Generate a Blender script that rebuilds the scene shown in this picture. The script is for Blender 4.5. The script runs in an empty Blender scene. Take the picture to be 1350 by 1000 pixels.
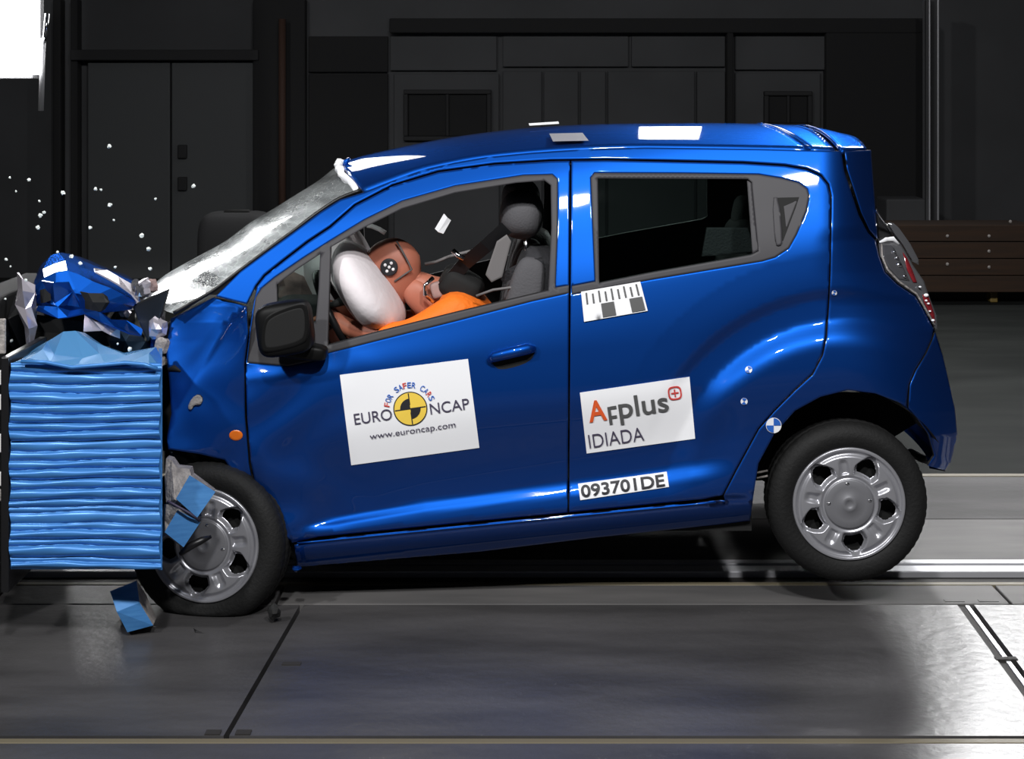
import bpy, bmesh, math, random
from mathutils import Vector, Matrix
from mathutils.geometry import delaunay_2d_cdt
random.seed(7)
S = bpy.context.scene
COL = S.collection

# ------------------------------------------------------------------ camera, world, lights, exposure
F, CX, HY, D0, H = 2062.5, 675.0, 110.0, 5.5, 1.86      # focal px, centre column, horizon row, camera to car flank, eye height
cam_d = bpy.data.cameras.new('camera'); cam = bpy.data.objects.new('camera', cam_d); COL.objects.link(cam)
cam_d.sensor_width = 36; cam_d.lens = 36 * F / 1350
cam_d.shift_y = -(500 - HY) / 1350
cam.location = (0, -D0, H); cam.rotation_euler = (math.pi / 2, 0, 0)
S.camera = cam
w = bpy.data.worlds.new('world'); S.world = w; w.use_nodes = True
w.node_tree.nodes['Background'].inputs[0].default_value = (0.55, 0.6, 0.75, 1)
w.node_tree.nodes['Background'].inputs[1].default_value = 0.03
S.view_settings.view_transform = 'Standard'; S.view_settings.look = 'None'
S.view_settings.exposure = 0.0; S.view_settings.gamma = 1.0
S.view_settings.use_curve_mapping = False

def area(name, loc, target, sx, sy, power, col=(1, 1, 1), spread=180):
    l = bpy.data.lights.new(name, 'AREA'); l.shape = 'RECTANGLE'; l.size = sx; l.size_y = sy
    l.energy = power; l.color = col; l.spread = math.radians(spread)
    o = bpy.data.objects.new(name, l); COL.objects.link(o); o.location = loc
    o.rotation_euler = (Vector(target) - Vector(loc)).to_track_quat('-Z', 'Y').to_euler()
    return o
# the hall's overhead lamp banks: behind the car, above its nose, and on the camera's side
area('lamp_bank_rear_key', (2.7, 5.6, 4.9), (1.0, 0.0, 0), 0.45, 0.35, 380)
area('lamp_bank_rear_tall', (1.2, 6.4, 3.75), (0.5, 0.0, 0.9), 0.5, 2.1, 28)
area('lamp_bank_rear_tall', (-1.95, 6.4, 3.75), (-0.6, 0.0, 0.9), 0.9, 2.1, 40)
area('lamp_bank_rear_tall', (3.9, 6.4, 3.75), (1.6, -1.0, 0.0), 0.8, 2.1, 26, spread=70)
for lp, aim, pw in (((-4.3, -4.6, 5.3), (-1.0, 0.0, 0.8), 240), ((-0.5, -5.0, 6.0), (-0.1, 0.1, 0.9), 260), ((1.5, -5.0, 5.5), (0.9, 0.1, 0.9), 240)):
    area('lamp_front', lp, aim, 0.32, 0.32, pw)

# ------------------------------------------------------------------ helpers
def P(px, py, y=0.0):
    d = D0 + y
    return Vector(((px - CX) * d / F, y, H - (py - HY) * d / F))
def interp(tab, x):
    if x <= tab[0][0]: return tab[0][1]
    for (a, b), (c, d) in zip(tab, tab[1:]):
        if x <= c:
            return b + (d - b) * (x - a) / (c - a)
    return tab[-1][1]
def pchip(tab, x):                                   # smooth, no overshoot
    n = len(tab)
    if x <= tab[0][0]: return tab[0][1]
    if x >= tab[-1][0]: return tab[-1][1]
    i = 0
    while tab[i + 1][0] < x: i += 1
    def sl(k): return (tab[k + 1][1] - tab[k][1]) / (tab[k + 1][0] - tab[k][0])
    def m(k):
        if k == 0: return sl(0)
        if k == n - 1: return sl(n - 2)
        a, b = sl(k - 1), sl(k)
        return 0.0 if a * b <= 0 else 2 * a * b / (a + b)
    h = tab[i + 1][0] - tab[i][0]; t = (x - tab[i][0]) / h
    return ((2*t**3 - 3*t*t + 1) * tab[i][1] + (t**3 - 2*t*t + t) * h * m(i)
            + (-2*t**3 + 3*t*t) * tab[i + 1][1] + (t**3 - t*t) * h * m(i + 1))
def sstep(a, b, x):
    t = min(1, max(0, (x - a) / (b - a))); return t * t * (3 - 2 * t)

MATS = {}
def mat(name, col, rough=0.5, metal=0.0, coat=0.0, emit=None, estr=0, alpha=1.0, spec=0.5, noise=None, bump=None, coatr=0.03):
    m = bpy.data.materials.new(name); m.use_nodes = True
    nt = m.node_tree; b = nt.nodes['Principled BSDF']
    b.inputs['Base Color'].default_value = (*col, 1); b.inputs['Roughness'].default_value = rough
    b.inputs['Metallic'].default_value = metal; b.inputs['Coat Weight'].default_value = coat
    b.inputs['Coat Roughness'].default_value = coatr; b.inputs['Specular IOR Level'].default_value = spec
    b.inputs['Alpha'].default_value = alpha
    if emit: b.inputs['Emission Color'].default_value = (*emit, 1); b.inputs['Emission Strength'].default_value = estr
    tc = None
    if noise or bump:
        tc = nt.nodes.new('ShaderNodeTexCoord')
    if noise:                                        # (scale, colour2, stretch)
        mp = nt.nodes.new('ShaderNodeMapping'); mp.inputs['Scale'].default_value = noise[2]
        n = nt.nodes.new('ShaderNodeTexNoise'); n.inputs['Scale'].default_value = noise[0]; n.inputs['Detail'].default_value = 8
        r = nt.nodes.new('ShaderNodeValToRGB'); r.color_ramp.elements[0].position = 0.35; r.color_ramp.elements[1].position = 0.65
        r.color_ramp.elements[0].color = (*col, 1); r.color_ramp.elements[1].color = (*noise[1], 1)
        nt.links.new(tc.outputs['Object'], mp.inputs[0]); nt.links.new(mp.outputs[0], n.inputs['Vector'])
        nt.links.new(n.outputs['Fac'], r.inputs[0]); nt.links.new(r.outputs[0], b.inputs['Base Color'])
    if bump:                                         # (scale, strength)
        n2 = nt.nodes.new('ShaderNodeTexNoise'); n2.inputs['Scale'].default_value = bump[0]; n2.inputs['Detail'].default_value = 6
        bp = nt.nodes.new('ShaderNodeBump'); bp.inputs['Strength'].default_value = bump[1]; bp.inputs['Distance'].default_value = 0.02
        nt.links.new(tc.outputs['Object'], n2.inputs['Vector']); nt.links.new(n2.outputs['Fac'], bp.inputs['Height'])
        nt.links.new(bp.outputs[0], b.inputs['Normal'])
    MATS[name] = m
    return m
def glassmat(name, tint, ior=1.45, haze=None, hazecol=(0.8, 0.85, 0.85)):
    m = bpy.data.materials.new(name); m.use_nodes = True; nt = m.node_tree
    nt.nodes.clear(); out = nt.nodes.new('ShaderNodeOutputMaterial')
    tr = nt.nodes.new('ShaderNodeBsdfTransparent'); tr.inputs[0].default_value = (*tint, 1)
    gl = nt.nodes.new('ShaderNodeBsdfGlossy'); gl.inputs['Roughness'].default_value = 0.02
    fr = nt.nodes.new('ShaderNodeFresnel'); fr.inputs[0].default_value = ior
    mx = nt.nodes.new('ShaderNodeMixShader')
    nt.links.new(fr.outputs[0], mx.inputs[0]); nt.links.new(tr.outputs[0], mx.inputs[1]); nt.links.new(gl.outputs[0], mx.inputs[2])
    last = mx
    if haze:
        tc = nt.nodes.new('ShaderNodeTexCoord'); mp = nt.nodes.new('ShaderNodeMapping')
        mp.inputs['Rotation'].default_value = (0, math.radians(33), 0); mp.inputs['Scale'].default_value = (0.6, 0.5, 3.5)
        no = nt.nodes.new('ShaderNodeTexNoise'); no.inputs['Scale'].default_value = 3.2; no.inputs['Detail'].default_value = 9; no.inputs['Roughness'].default_value = 0.62
        vo = nt.nodes.new('ShaderNodeTexVoronoi'); vo.feature = 'DISTANCE_TO_EDGE'; vo.inputs['Scale'].default_value = 26
        cr = nt.nodes.new('ShaderNodeMapRange'); cr.inputs[1].default_value = 0.0; cr.inputs[2].default_value = 0.05; cr.inputs[3].default_value = 0.25; cr.inputs[4].default_value = 0.0
        rp = nt.nodes.new('ShaderNodeMapRange'); rp.inputs[1].default_value = 0.38; rp.inputs[2].default_value = 0.62; rp.inputs[3].default_value = haze[0]; rp.inputs[4].default_value = haze[1]
        ad = nt.nodes.new('ShaderNodeMath'); ad.operation = 'ADD'; ad.use_clamp = True
        df = nt.nodes.new('ShaderNodeBsdfPrincipled'); df.inputs['Base Color'].default_value = (*hazecol, 1)
        df.inputs['Roughness'].default_value = 0.16; df.inputs['Specular IOR Level'].default_value = 0.7
        m2 = nt.nodes.new('ShaderNodeMixShader')
        nt.links.new(tc.outputs['Object'], mp.inputs[0]); nt.links.new(mp.outputs[0], no.inputs['Vector']); nt.links.new(tc.outputs['Object'], vo.inputs['Vector'])
        nt.links.new(no.outputs['Fac'], rp.inputs[0]); nt.links.new(vo.outputs['Distance'], cr.inputs[0])
        nt.links.new(rp.outputs[0], ad.inputs[0]); nt.links.new(cr.outputs[0], ad.inputs[1])
        bp = nt.nodes.new('ShaderNodeBump'); bp.inputs['Strength'].default_value = 0.5; bp.inputs['Distance'].default_value = 0.02
        nt.links.new(no.outputs['Fac'], bp.inputs['Height']); nt.links.new(bp.outputs[0], df.inputs['Normal'])
        sx = nt.nodes.new('ShaderNodeSeparateXYZ'); zr = nt.nodes.new('ShaderNodeMapRange'); zr.inputs[1].default_value = 1.28; zr.inputs[2].default_value = 1.5; zr.inputs[3].default_value = 1.0; zr.inputs[4].default_value = 0.35
        mu = nt.nodes.new('ShaderNodeMath'); mu.operation = 'MULTIPLY'
        nt.links.new(tc.outputs['Object'], sx.inputs[0]); nt.links.new(sx.outputs['Z'], zr.inputs[0]); nt.links.new(ad.outputs[0], mu.inputs[0]); nt.links.new(zr.outputs[0], mu.inputs[1])
        nt.links.new(mu.outputs[0], m2.inputs[0]); nt.links.new(mx.outputs[0], m2.inputs[1]); nt.links.new(df.outputs[0], m2.inputs[2])
        last = m2
    nt.links.new(last.outputs[0], out.inputs[0])
    MATS[name] = m
    return m

def paintmat(name, col, flake, rough=0.40, mixf=0.5, tilt=None):
    m = bpy.data.materials.new(name); m.use_nodes = True; nt = m.node_tree; nt.nodes.clear()
    out = nt.nodes.new('ShaderNodeOutputMaterial'); df = nt.nodes.new('ShaderNodeBsdfDiffuse'); fk = nt.nodes.new('ShaderNodeBsdfGlossy'); cl = nt.nodes.new('ShaderNodeBsdfGlossy')
    df.inputs[0].default_value = (*col, 1); fk.inputs[0].default_value = (*flake, 1); fk.inputs['Roughness'].default_value = rough
    cl.inputs[0].default_value = (1, 1, 1, 1); cl.inputs['Roughness'].default_value = 0.035
    a = nt.nodes.new('ShaderNodeMixShader'); a.inputs[0].default_value = mixf; b = nt.nodes.new('ShaderNodeMixShader')
    fr = nt.nodes.new('ShaderNodeFresnel'); fr.inputs[0].default_value = 1.5
    L = nt.links.new; L(df.outputs[0], a.inputs[1]); L(fk.outputs[0], a.inputs[2]); L(fr.outputs[0], b.inputs[0]); L(a.outputs[0], b.inputs[1]); L(cl.outputs[0], b.inputs[2]); L(b.outputs[0], out.inputs[0])
    MATS[name] = m
paintmat('paint', (0.003, 0.022, 0.13), (0.006, 0.082, 0.41), 0.48, 0.72)
mat('trim_grey', (0.034, 0.032, 0.037), 0.6)
mat('mirror_black', (0.004, 0.004, 0.004), 0.5, spec=0.2)
mat('sticker', (0.3, 0.3, 0.33), 0.3)
mat('black_plastic', (0.006, 0.006, 0.007), 0.4)
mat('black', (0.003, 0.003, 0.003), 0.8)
mat('lining', (0.006, 0.006, 0.007), 0.85)
mat('rubber', (0.008, 0.008, 0.008), 0.7, bump=(90, 0.15), spec=0.3)
mat('hub_silver', (0.42, 0.42, 0.45), 0.30, 0.6)
mat('hub_grey', (0.20, 0.20, 0.215), 0.45, 0.35)
mat('chrome', (0.7, 0.7, 0.72), 0.12, 1.0)
mat('white_card', (0.86, 0.86, 0.88), 0.5)
mat('ink', (0.012, 0.012, 0.016), 0.6)
mat('ink_soft', (0.06, 0.05, 0.09), 0.6)
mat('ink_grey', (0.09, 0.09, 0.09), 0.6)
mat('yellow', (0.86, 0.60, 0.08), 0.5)
mat('orange_red', (0.72, 0.10, 0.02), 0.5)
mat('red_ink', (0.62, 0.06, 0.05), 0.5)
mat('blue_ink', (0.02, 0.12, 0.5), 0.5)
mat('amber', (0.75, 0.16, 0.01), 0.25, coat=0.6)
mat('seat_cloth', (0.028, 0.028, 0.032), 0.8, bump=(120, 0.3))
mat('headrest_cloth', (0.085, 0.083, 0.09), 0.85, bump=(140, 0.2))
mat('seat_grey', (0.16, 0.15, 0.15), 0.8)
mat('airbag', (0.82, 0.76, 0.78), 0.75, bump=(14, 0.25))
mat('dummy_skin', (0.42, 0.14, 0.085), 0.55)
mat('shirt', (0.95, 0.19, 0.01), 0.7, bump=(30, 0.4))
mat('dash', (0.03, 0.03, 0.032), 0.6)
mat('dash_pink', (0.36, 0.24, 0.22), 0.7, noise=(9, (0.13, 0.09, 0.09), (1, 1, 1)))
mat('barrier_blue', (0.055, 0.22, 0.56), 0.34, 0.25)
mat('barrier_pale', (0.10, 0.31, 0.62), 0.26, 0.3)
mat('core_grey', (0.36, 0.33, 0.31), 0.7, noise=(30, (0.22, 0.20, 0.19), (1, 1, 1)), bump=(60, 0.5))
mat('fragment_blue', (0.04, 0.17, 0.42), 0.5, noise=(12, (0.06, 0.22, 0.5), (1, 1, 9)))
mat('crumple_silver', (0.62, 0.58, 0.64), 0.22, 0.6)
mat('tail_clear', (0.15, 0.15, 0.16), 0.18, 0.4, coat=1)
mat('tail_dark', (0.10, 0.10, 0.11), 0.15, 0.3, coat=1)
mat('tail_red', (0.20, 0.015, 0.02), 0.12, coat=1)
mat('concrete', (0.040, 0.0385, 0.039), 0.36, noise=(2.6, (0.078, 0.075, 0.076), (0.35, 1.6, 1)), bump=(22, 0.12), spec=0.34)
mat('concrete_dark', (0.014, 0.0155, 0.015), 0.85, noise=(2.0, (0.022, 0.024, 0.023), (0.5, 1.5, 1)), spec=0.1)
mat('steel_strip', (0.070, 0.068, 0.068), 0.62, 0.0, noise=(3, (0.115, 0.11, 0.108), (0.4, 2, 1)), spec=0.25)
mat('track_concrete', (0.055, 0.053, 0.054), 0.7, noise=(2.6, (0.095, 0.092, 0.094), (0.3, 1.8, 1)), bump=(22, 0.12), spec=0.2)
mat('rail_steel', (0.50, 0.50, 0.53), 0.35, 0.3)
mat('yellow_edge', (0.13, 0.11, 0.07), 0.6)
mat('joint', (0.018, 0.016, 0.015), 0.8)
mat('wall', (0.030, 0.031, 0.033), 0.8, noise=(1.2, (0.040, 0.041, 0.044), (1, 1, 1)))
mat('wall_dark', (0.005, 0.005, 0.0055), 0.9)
mat('door_grey', (0.045, 0.048, 0.05), 0.7)
mat('beam', (0.008, 0.008, 0.009), 0.8)
mat('brown_wood', (0.028, 0.012, 0.004), 0.9, noise=(4, (0.018, 0.008, 0.003), (0.5, 1, 8)))
mat('brass', (0.22, 0.15, 0.04), 0.5)
mat('rust_pipe', (0.03, 0.011, 0.005), 0.8)
mat('lamp_white', (0.9, 0.9, 0.9), 0.5, emit=(1, 1, 1), estr=18)
mat('grey_metal', (0.25, 0.25, 0.26), 0.45, 0.5)
mat('shard_white', (0.8, 0.85, 0.82), 0.15, emit=None)
glassmat('glass', (0.72, 0.78, 0.76), 1.22)
glassmat('windscreen', (0.55, 0.60, 0.58), haze=(0.18, 0.8))

def wmat(o):
    m = Matrix.LocRotScale(o.location, o.rotation_euler, o.scale)
    return (wmat(o.parent) @ o.matrix_parent_inverse @ m) if o.parent else m
def setpar(o, p):                                     # parent without moving
    o.parent = p; o.matrix_parent_inverse = wmat(p).inverted()
    return o
def raw(name, verts, faces, m, parent=None, smooth=False, mi=None, flat_mats=None):
    me = bpy.data.meshes.new(name); me.from_pydata([tuple(v) for v in verts], [], faces); me.update()
    ms = m if isinstance(m, (list, tuple)) else [m]
    for q in ms: me.materials.append(MATS[q])
    if mi: me.polygons.foreach_set('material_index', mi)
    if smooth: me.polygons.foreach_set('use_smooth', [True] * len(me.polygons))
    o = bpy.data.objects.new(name, me); COL.objects.link(o)
    if parent: setpar(o, parent)
    return o
def fix_normals(o):
    bm = bmesh.new(); bm.from_mesh(o.data); bmesh.ops.recalc_face_normals(bm, faces=bm.faces); bm.to_mesh(o.data); bm.free()
    return o
def empty(name, loc=(0, 0, 0), parent=None):
    o = bpy.data.objects.new(name, None); COL.objects.link(o); o.location = loc; o.empty_display_size = 0.1
    if parent: setpar(o, parent)
    return o
def adopt(parent, o): return setpar(o, parent)
def tag(o, label=None, cat=None, group=None, kind=None):
    if label: o['label'] = label
    if cat: o['category'] = cat
    if group: o['group'] = group
    if kind: o['kind'] = kind
    return o
def box(name, lo, hi, m, parent=None, bev=0.0, rot=None):
    bm = bmesh.new(); bmesh.ops.create_cube(bm, size=1)
    for v in bm.verts:
        v.co = Vector(((v.co.x + .5) * (hi[0] - lo[0]) + lo[0], (v.co.y + .5) * (hi[1] - lo[1]) + lo[1], (v.co.z + .5) * (hi[2] - lo[2]) + lo[2]))
    if bev: bmesh.ops.bevel(bm, geom=bm.edges[:], offset=bev, segments=2, profile=0.5, affect='EDGES')
    if rot:
        c = (Vector(lo) + Vector(hi)) / 2
        bmesh.ops.rotate(bm, verts=bm.verts, cent=c, matrix=Matrix.Rotation(rot[0], 3, rot[1]))
    me = bpy.data.meshes.new(name); bm.to_mesh(me); bm.free(); me.materials.append(MATS[m])
    o = bpy.data.objects.new(name, me); COL.objects.link(o)
    if parent: setpar(o, parent)
    return o
def tube(name, pts, r, m, parent=None, n=8, closed=False):
    pts = [Vector(p) for p in pts]; V = []; Fc = []
    N = len(pts); rr = r if isinstance(r, (list, tuple)) else [r] * N
    for i, p in enumerate(pts):
        a = pts[(i - 1) % N] if (closed or i > 0) else p; b = pts[(i + 1) % N] if (closed or i < N - 1) else p
        t = (b - a).normalized()
        u = t.cross(Vector((0, 1, 0)));
        if u.length < 1e-3: u = t.cross(Vector((1, 0, 0)))
        u.normalize(); v = t.cross(u)
        for k in range(n):
            an = 2 * math.pi * k / n
            V.append(p + (u * math.cos(an) + v * math.sin(an)) * rr[i])
    for i in range(N if closed else N - 1):
        j = (i + 1) % N
        for k in range(n):
            Fc.append((i * n + k, i * n + (k + 1) % n, j * n + (k + 1) % n, j * n + k))
    if not closed:
        Fc.append(tuple(range(n - 1, -1, -1))); Fc.append(tuple((N - 1) * n + k for k in range(n)))
    return raw(name, V, Fc, m, parent, smooth=True)
def blob(name, c, d, m, parent=None, e=(1, 1), rot=(0, 0, 0), nu=32, nv=18, warp=None):      # superellipsoid: pillows, cushions, heads
    def sp(x, p): return math.copysign(abs(x) ** p, x)
    V = []; Fc = []; R = Matrix.Rotation(rot[2], 3, 'Z') @ Matrix.Rotation(rot[1], 3, 'Y') @ Matrix.Rotation(rot[0], 3, 'X')
    for j in range(nv + 1):
        ph = -math.pi / 2 + math.pi * j / nv
        for i in range(nu):
            th = 2 * math.pi * i / nu
            q = Vector((d[0] * sp(math.cos(ph), e[0]) * sp(math.cos(th), e[1]), d[1] * sp(math.cos(ph), e[0]) * sp(math.sin(th), e[1]), d[2] * sp(math.sin(ph), e[0])))
            if warp: q = warp(q)
            V.append(Vector(c) + R @ q)
    for j in range(nv):
        for i in range(nu):
            Fc.append((j * nu + i, j * nu + (i + 1) % nu, (j + 1) * nu + (i + 1) % nu, (j + 1) * nu + i))
    return raw(name, V, Fc, m, parent, smooth=True)
def inside(poly, x, y):
    c = False; n = len(poly); j = n - 1
    for i in range(n):
        xi, yi = poly[i]; xj, yj = poly[j]
        if (yi > y) != (yj > y) and x < (xj - xi) * (y - yi) / (yj - yi) + xi: c = not c
        j = i
    return c
def edist(poly, x, y):
    best = 1e9; n = len(poly)
    for i in range(n):
        ax, ay = poly[i]; bx, by = poly[(i + 1) % n]
        dx, dy = bx - ax, by - ay; L = dx * dx + dy * dy
        t = 0 if L == 0 else max(0, min(1, ((x - ax) * dx + (y - ay) * dy) / L))
        q = (ax + t * dx - x) ** 2 + (ay + t * dy - y) ** 2
        if q < best: best = q
    return math.sqrt(best)
def resamp(poly, st):
    out = []; n = len(poly)
    for i in range(n):
        a, b = poly[i], poly[(i + 1) % n]; L = math.hypot(b[0] - a[0], b[1] - a[1]); k = max(1, int(round(L / st)))
        for q in range(k): out.append((a[0] + (b[0] - a[0]) * q / k, a[1] + (b[1] - a[1]) * q / k))
    return out
def rounded(poly, it=2):                             # Chaikin corner cutting, for soft outlines
    for _ in range(it):
        q = []; n = len(poly)
        for i in range(n):
            a, b = poly[i], poly[(i + 1) % n]
            q += [(a[0] * .75 + b[0] * .25, a[1] * .75 + b[1] * .25), (a[0] * .25 + b[0] * .75, a[1] * .25 + b[1] * .75)]
        poly = q
    return poly
def offset(poly, d):                                 # move an outline inwards by d pixels
    n = len(poly); ar = sum(poly[i][0] * poly[(i + 1) % n][1] - poly[(i + 1) % n][0] * poly[i][1] for i in range(n))
    s = 1 if ar > 0 else -1; out = []
    for i in range(n):
        a, b, c = poly[i - 1], poly[i], poly[(i + 1) % n]
        e1 = Vector((b[0] - a[0], b[1] - a[1])); e2 = Vector((c[0] - b[0], c[1] - b[1]))
        if e1.length < 1e-6 or e2.length < 1e-6: out.append(b); continue
        e1.normalize(); e2.normalize()
        n1 = Vector((-e1.y, e1.x)) * s; n2 = Vector((-e2.y, e2.x)) * s
        m = n1 + n2
        if m.length < 1e-3: m = n1
        m.normalize(); k = d / max(0.5, m.dot(n1)); out.append((b[0] + m.x * k, b[1] + m.y * k))
    return out
def panel(name, poly, yf, m, parent=None, holes=(), step=7, gap=0.0, thick=0.02, roll=0.004, back='lining', rim=None, mirror=False, smooth=True, shear=0.0):
    """a sheet: outline (and holes) on the flank, raised to the surface yf, rolled at the edges, with thickness"""
    if gap: poly = offset(poly, gap)
    loops = [resamp(poly, step * 0.8)] + [resamp(h, step * 0.8) for h in holes]
    pts = []; edges = []
    for L in loops:
        b = len(pts); pts += L; edges += [(b + i, b + (i + 1) % len(L)) for i in range(len(L))]
    nb = len(pts)
    if roll:
        for L in loops:
            for q in offset(L, 2.6 if L is loops[0] else -2.6):
                if inside(poly, *q) and not any(inside(h, *q) for h in holes) and min(edist(z, *q) for z in [poly] + list(holes)) > 1.8: pts.append(q)
    xs = [p[0] for p in poly]; ys = [p[1] for p in poly]
    gx = min(xs); r = 0
    allp = [poly] + list(holes)
    ext = abs(shear) * (max(xs) - min(xs)); y0 = min(ys) + step * 0.5 - ext
    while y0 < max(ys) + ext:
        x0 = min(xs) + (step * 0.5 if r % 2 else 0)
        while x0 < max(xs):
            ys_ = y0 + (x0 - gx) * shear
            if inside(poly, x0, ys_) and not any(inside(h, x0, ys_) for h in holes):
                if min(edist(q, x0, ys_) for q in allp) > max(step * 0.5, 5.5 if roll else 0): pts.append((x0, ys_))
            x0 += step
        y0 += step * 0.87; r += 1
    vo, eo, fo, ov, oe, of_ = delaunay_2d_cdt([Vector(p) for p in pts], edges, [], 0, 1e-4)
    bset = set()
    for i, src in enumerate(ov):
        if any(s < nb for s in src): bset.add(i)
    V = [P(v.x, v.y, yf(v.x, v.y) + (roll if i in bset else 0)) for i, v in enumerate(vo)]
    tris = []
    for f in fo:
        cx = sum(vo[i].x for i in f) / 3; cy = sum(vo[i].y for i in f) / 3
        if inside(poly, cx, cy) and not any(inside(h, cx, cy) for h in holes):
            a, b, c = (V[i] for i in f)
            if (b - a).cross(c - a).y > 0: f = (f[0], f[2], f[1])
            tris.append(tuple(f))
    ec = {}
    for f in tris:
        for k in range(3):
            e = (f[k], f[(k + 1) % 3]); ec[e] = f[(k + 2) % 3]
    bd = [e for e in ec if (e[1], e[0]) not in ec]
    n = len(V); VV = V + [v + Vector((0, thick, 0)) for v in V]; FF = list(tris); MI = [0] * len(tris)
    for f in tris: FF.append((f[0] + n, f[2] + n, f[1] + n)); MI.append(1)
    base = len(VV); idx = {}
    for a, b in bd:
        for q in (a, b):
            if q not in idx:
                idx[q] = len(VV); VV.append(V[q]); VV.append(V[q] + Vector((0, thick, 0)))
        FF.append((idx[b], idx[a], idx[a] + 1, idx[b] + 1)); MI.append(2)
    NV = [Vector((0, 0, 0))] * len(VV)
    if smooth:
        NV = list(NV)
        outw = {}
        if roll:
            for a, b in bd:
                t = V[b] - V[a]; t.y = 0; w3 = V[ec[(a, b)]] - V[a]; w3.y = 0
                if t.length < 1e-7: continue
                t.normalize(); q = w3 - t * w3.dot(t)
                if q.length < 1e-7: continue
                q = -q.normalized()
                for k in (a, b): outw[k] = outw.get(k, Vector((0, 0, 0))) + q
        for i, v in enumerate(vo):
            e = 1.2; dx = P(v.x + e, v.y, yf(v.x + e, v.y)) - P(v.x - e, v.y, yf(v.x - e, v.y)); dy = P(v.x, v.y - e, yf(v.x, v.y - e)) - P(v.x, v.y + e, yf(v.x, v.y + e))
            q = dx.cross(dy).normalized(); NV[i + n] = -q
            if i in outw and outw[i].length > 1e-6: q = (q + outw[i].normalized() * .75).normalized()
            NV[i] = q
    o = raw(name, VV, FF, [m, back, rim or back], parent, smooth, MI)
    if smooth: o.data.normals_split_custom_set_from_vertices(NV)
    if mirror:
        q = raw(name, [Vector((v.x, 2 * YC - v.y, v.z)) for v in VV], [tuple(reversed(f)) for f in FF], [m, back, rim or back], parent if mirror is True else mirror, smooth, MI)
        if smooth: q.data.normals_split_custom_set_from_vertices([Vector((v.x, -v.y, v.z)) for v in NV])
        return o, q
    return o
def textmesh(name, s, org, ux, uy, width, height, yf, m, parent, lift=0.006, bold=0.0, arc=None):
    """lettering cut as thin flat meshes: org = baseline start in pixels, ux/uy = unit directions along and up, width/height in pixels"""
    cu = bpy.data.curves.new(name, 'FONT'); cu.body = s; cu.size = 1; cu.offset = bold; cu.fill_mode = 'FRONT' if hasattr(cu, 'fill_mode') else cu.fill_mode
    ob = bpy.data.objects.new('tmp', cu); COL.objects.link(ob)
    dg = bpy.context.evaluated_depsgraph_get(); dg.update()
    me = ob.evaluated_get(dg).to_mesh()
    vs = [v.co.copy() for v in me.vertices]; fs = [tuple(p.vertices) for p in me.polygons]
    bpy.data.objects.remove(ob)
    mnx = min(v.x for v in vs); mxx = max(v.x for v in vs); cap = height / 0.70
    sx = width / (mxx - mnx); V = []
    for v in vs:
        u = (v.x - mnx) * sx; q = v.y * cap
        px = org[0] + ux[0] * u + uy[0] * q; py = org[1] + ux[1] * u + uy[1] * q
        V.append(P(px, py, yf(px, py) - lift))
    out = []
    for f in fs:
        a, b, c = V[f[0]], V[f[1]], V[f[2]]
        out.append(f if (b - a).cross(c - a).y < 0 else tuple(reversed(f)))
    return raw(name, V, out, m, parent)

# ------------------------------------------------------------------ the hall: floor strips, wall, fittings
FL = empty('floor'); tag(FL, 'grey concrete hall floor with steel edged strips', None, None, 'structure')
def slab(name, x0, x1, y0, y1, top, m, bev=0.004): return box(name, (x0, y0, top - 0.12), (x1, y1, top), m, FL, bev)
def fy(row): return F * H / (row - HY) - D0           # floor row -> y
def fx(px, row): return (px - CX) * (F * H / (row - HY)) / F
yA, yB, yC, yD = fy(971), fy(796), fy(770), fy(628)
slab('front_slab', -3.2, 3.2, -4.4, yA - 0.012, 0, 'concrete')
# slabs between the two long joints, cut by the slanting cross joints
jl = [(fx(398, 797), yB), (fx(296, 975), yA)]; jr = [(fx(1268, 791), yB), (fx(1402, 971), yA)]
def prism(name, pts, z0, z1, m, parent=None):
    n = len(pts); V = [(x, y, z0) for x, y in pts] + [(x, y, z1) for x, y in pts]
    Fc = [tuple(range(n - 1, -1, -1)), tuple(range(n, 2 * n))] + [(i, (i + 1) % n, n + (i + 1) % n, n + i) for i in range(n)]
    return fix_normals(raw(name, V, Fc, m, parent))
g = 0.008
prism('centre_slab', [(jl[0][0] + g, yB - g), (jr[0][0] - 0.03, yB - g), (jr[1][0] - 0.03, yA + g), (jl[1][0] + g, yA + g)], -.12, 0, 'concrete', FL)
prism('centre_slab', [(-3.4, yB - g), (jl[0][0] - g, yB - g), (jl[1][0] - g, yA + g), (-3.4, yA + g)], -.12, 0, 'concrete', FL)
prism('centre_slab', [(jr[0][0] + 0.03, yB - g), (3.4, yB - g), (3.4, yA + g), (jr[1][0] + 0.03, yA + g)], -.12, 0, 'concrete', FL)
prism('cross_rail', [(jr[0][0] - 0.026, yB - g), (jr[0][0] - .006, yB - g), (jr[1][0] - .006, yA + g), (jr[1][0] - 0.026, yA + g)], -.12, -0.006, 'joint', FL)
prism('cross_rail', [(jr[0][0] - 0.002, yB - g), (jr[0][0] + 0.012, yB - g), (jr[1][0] + 0.012, yA + g), (jr[1][0] - 0.002, yA + g)], -.12, -0.002, 'rail_steel', FL)
slab('edge_strip', -3.4, 3.4, yA - 0.045, yA - 0.012, 0.002, 'yellow_edge')
slab('steel_plate', -0.84, 1.78, yB, yC - 0.012, 0.001, 'steel_strip')
slab('steel_plate', 1.79, 2.06, yB, yC - 0.012, 0.001, 'steel_strip')
slab('steel_plate', 2.07, 3.6, yB, yC - 0.012, 0.001, 'steel_strip')
slab('steel_plate', -3.4, -0.85, yB, yC - 0.012, 0.001, 'concrete')
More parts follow.
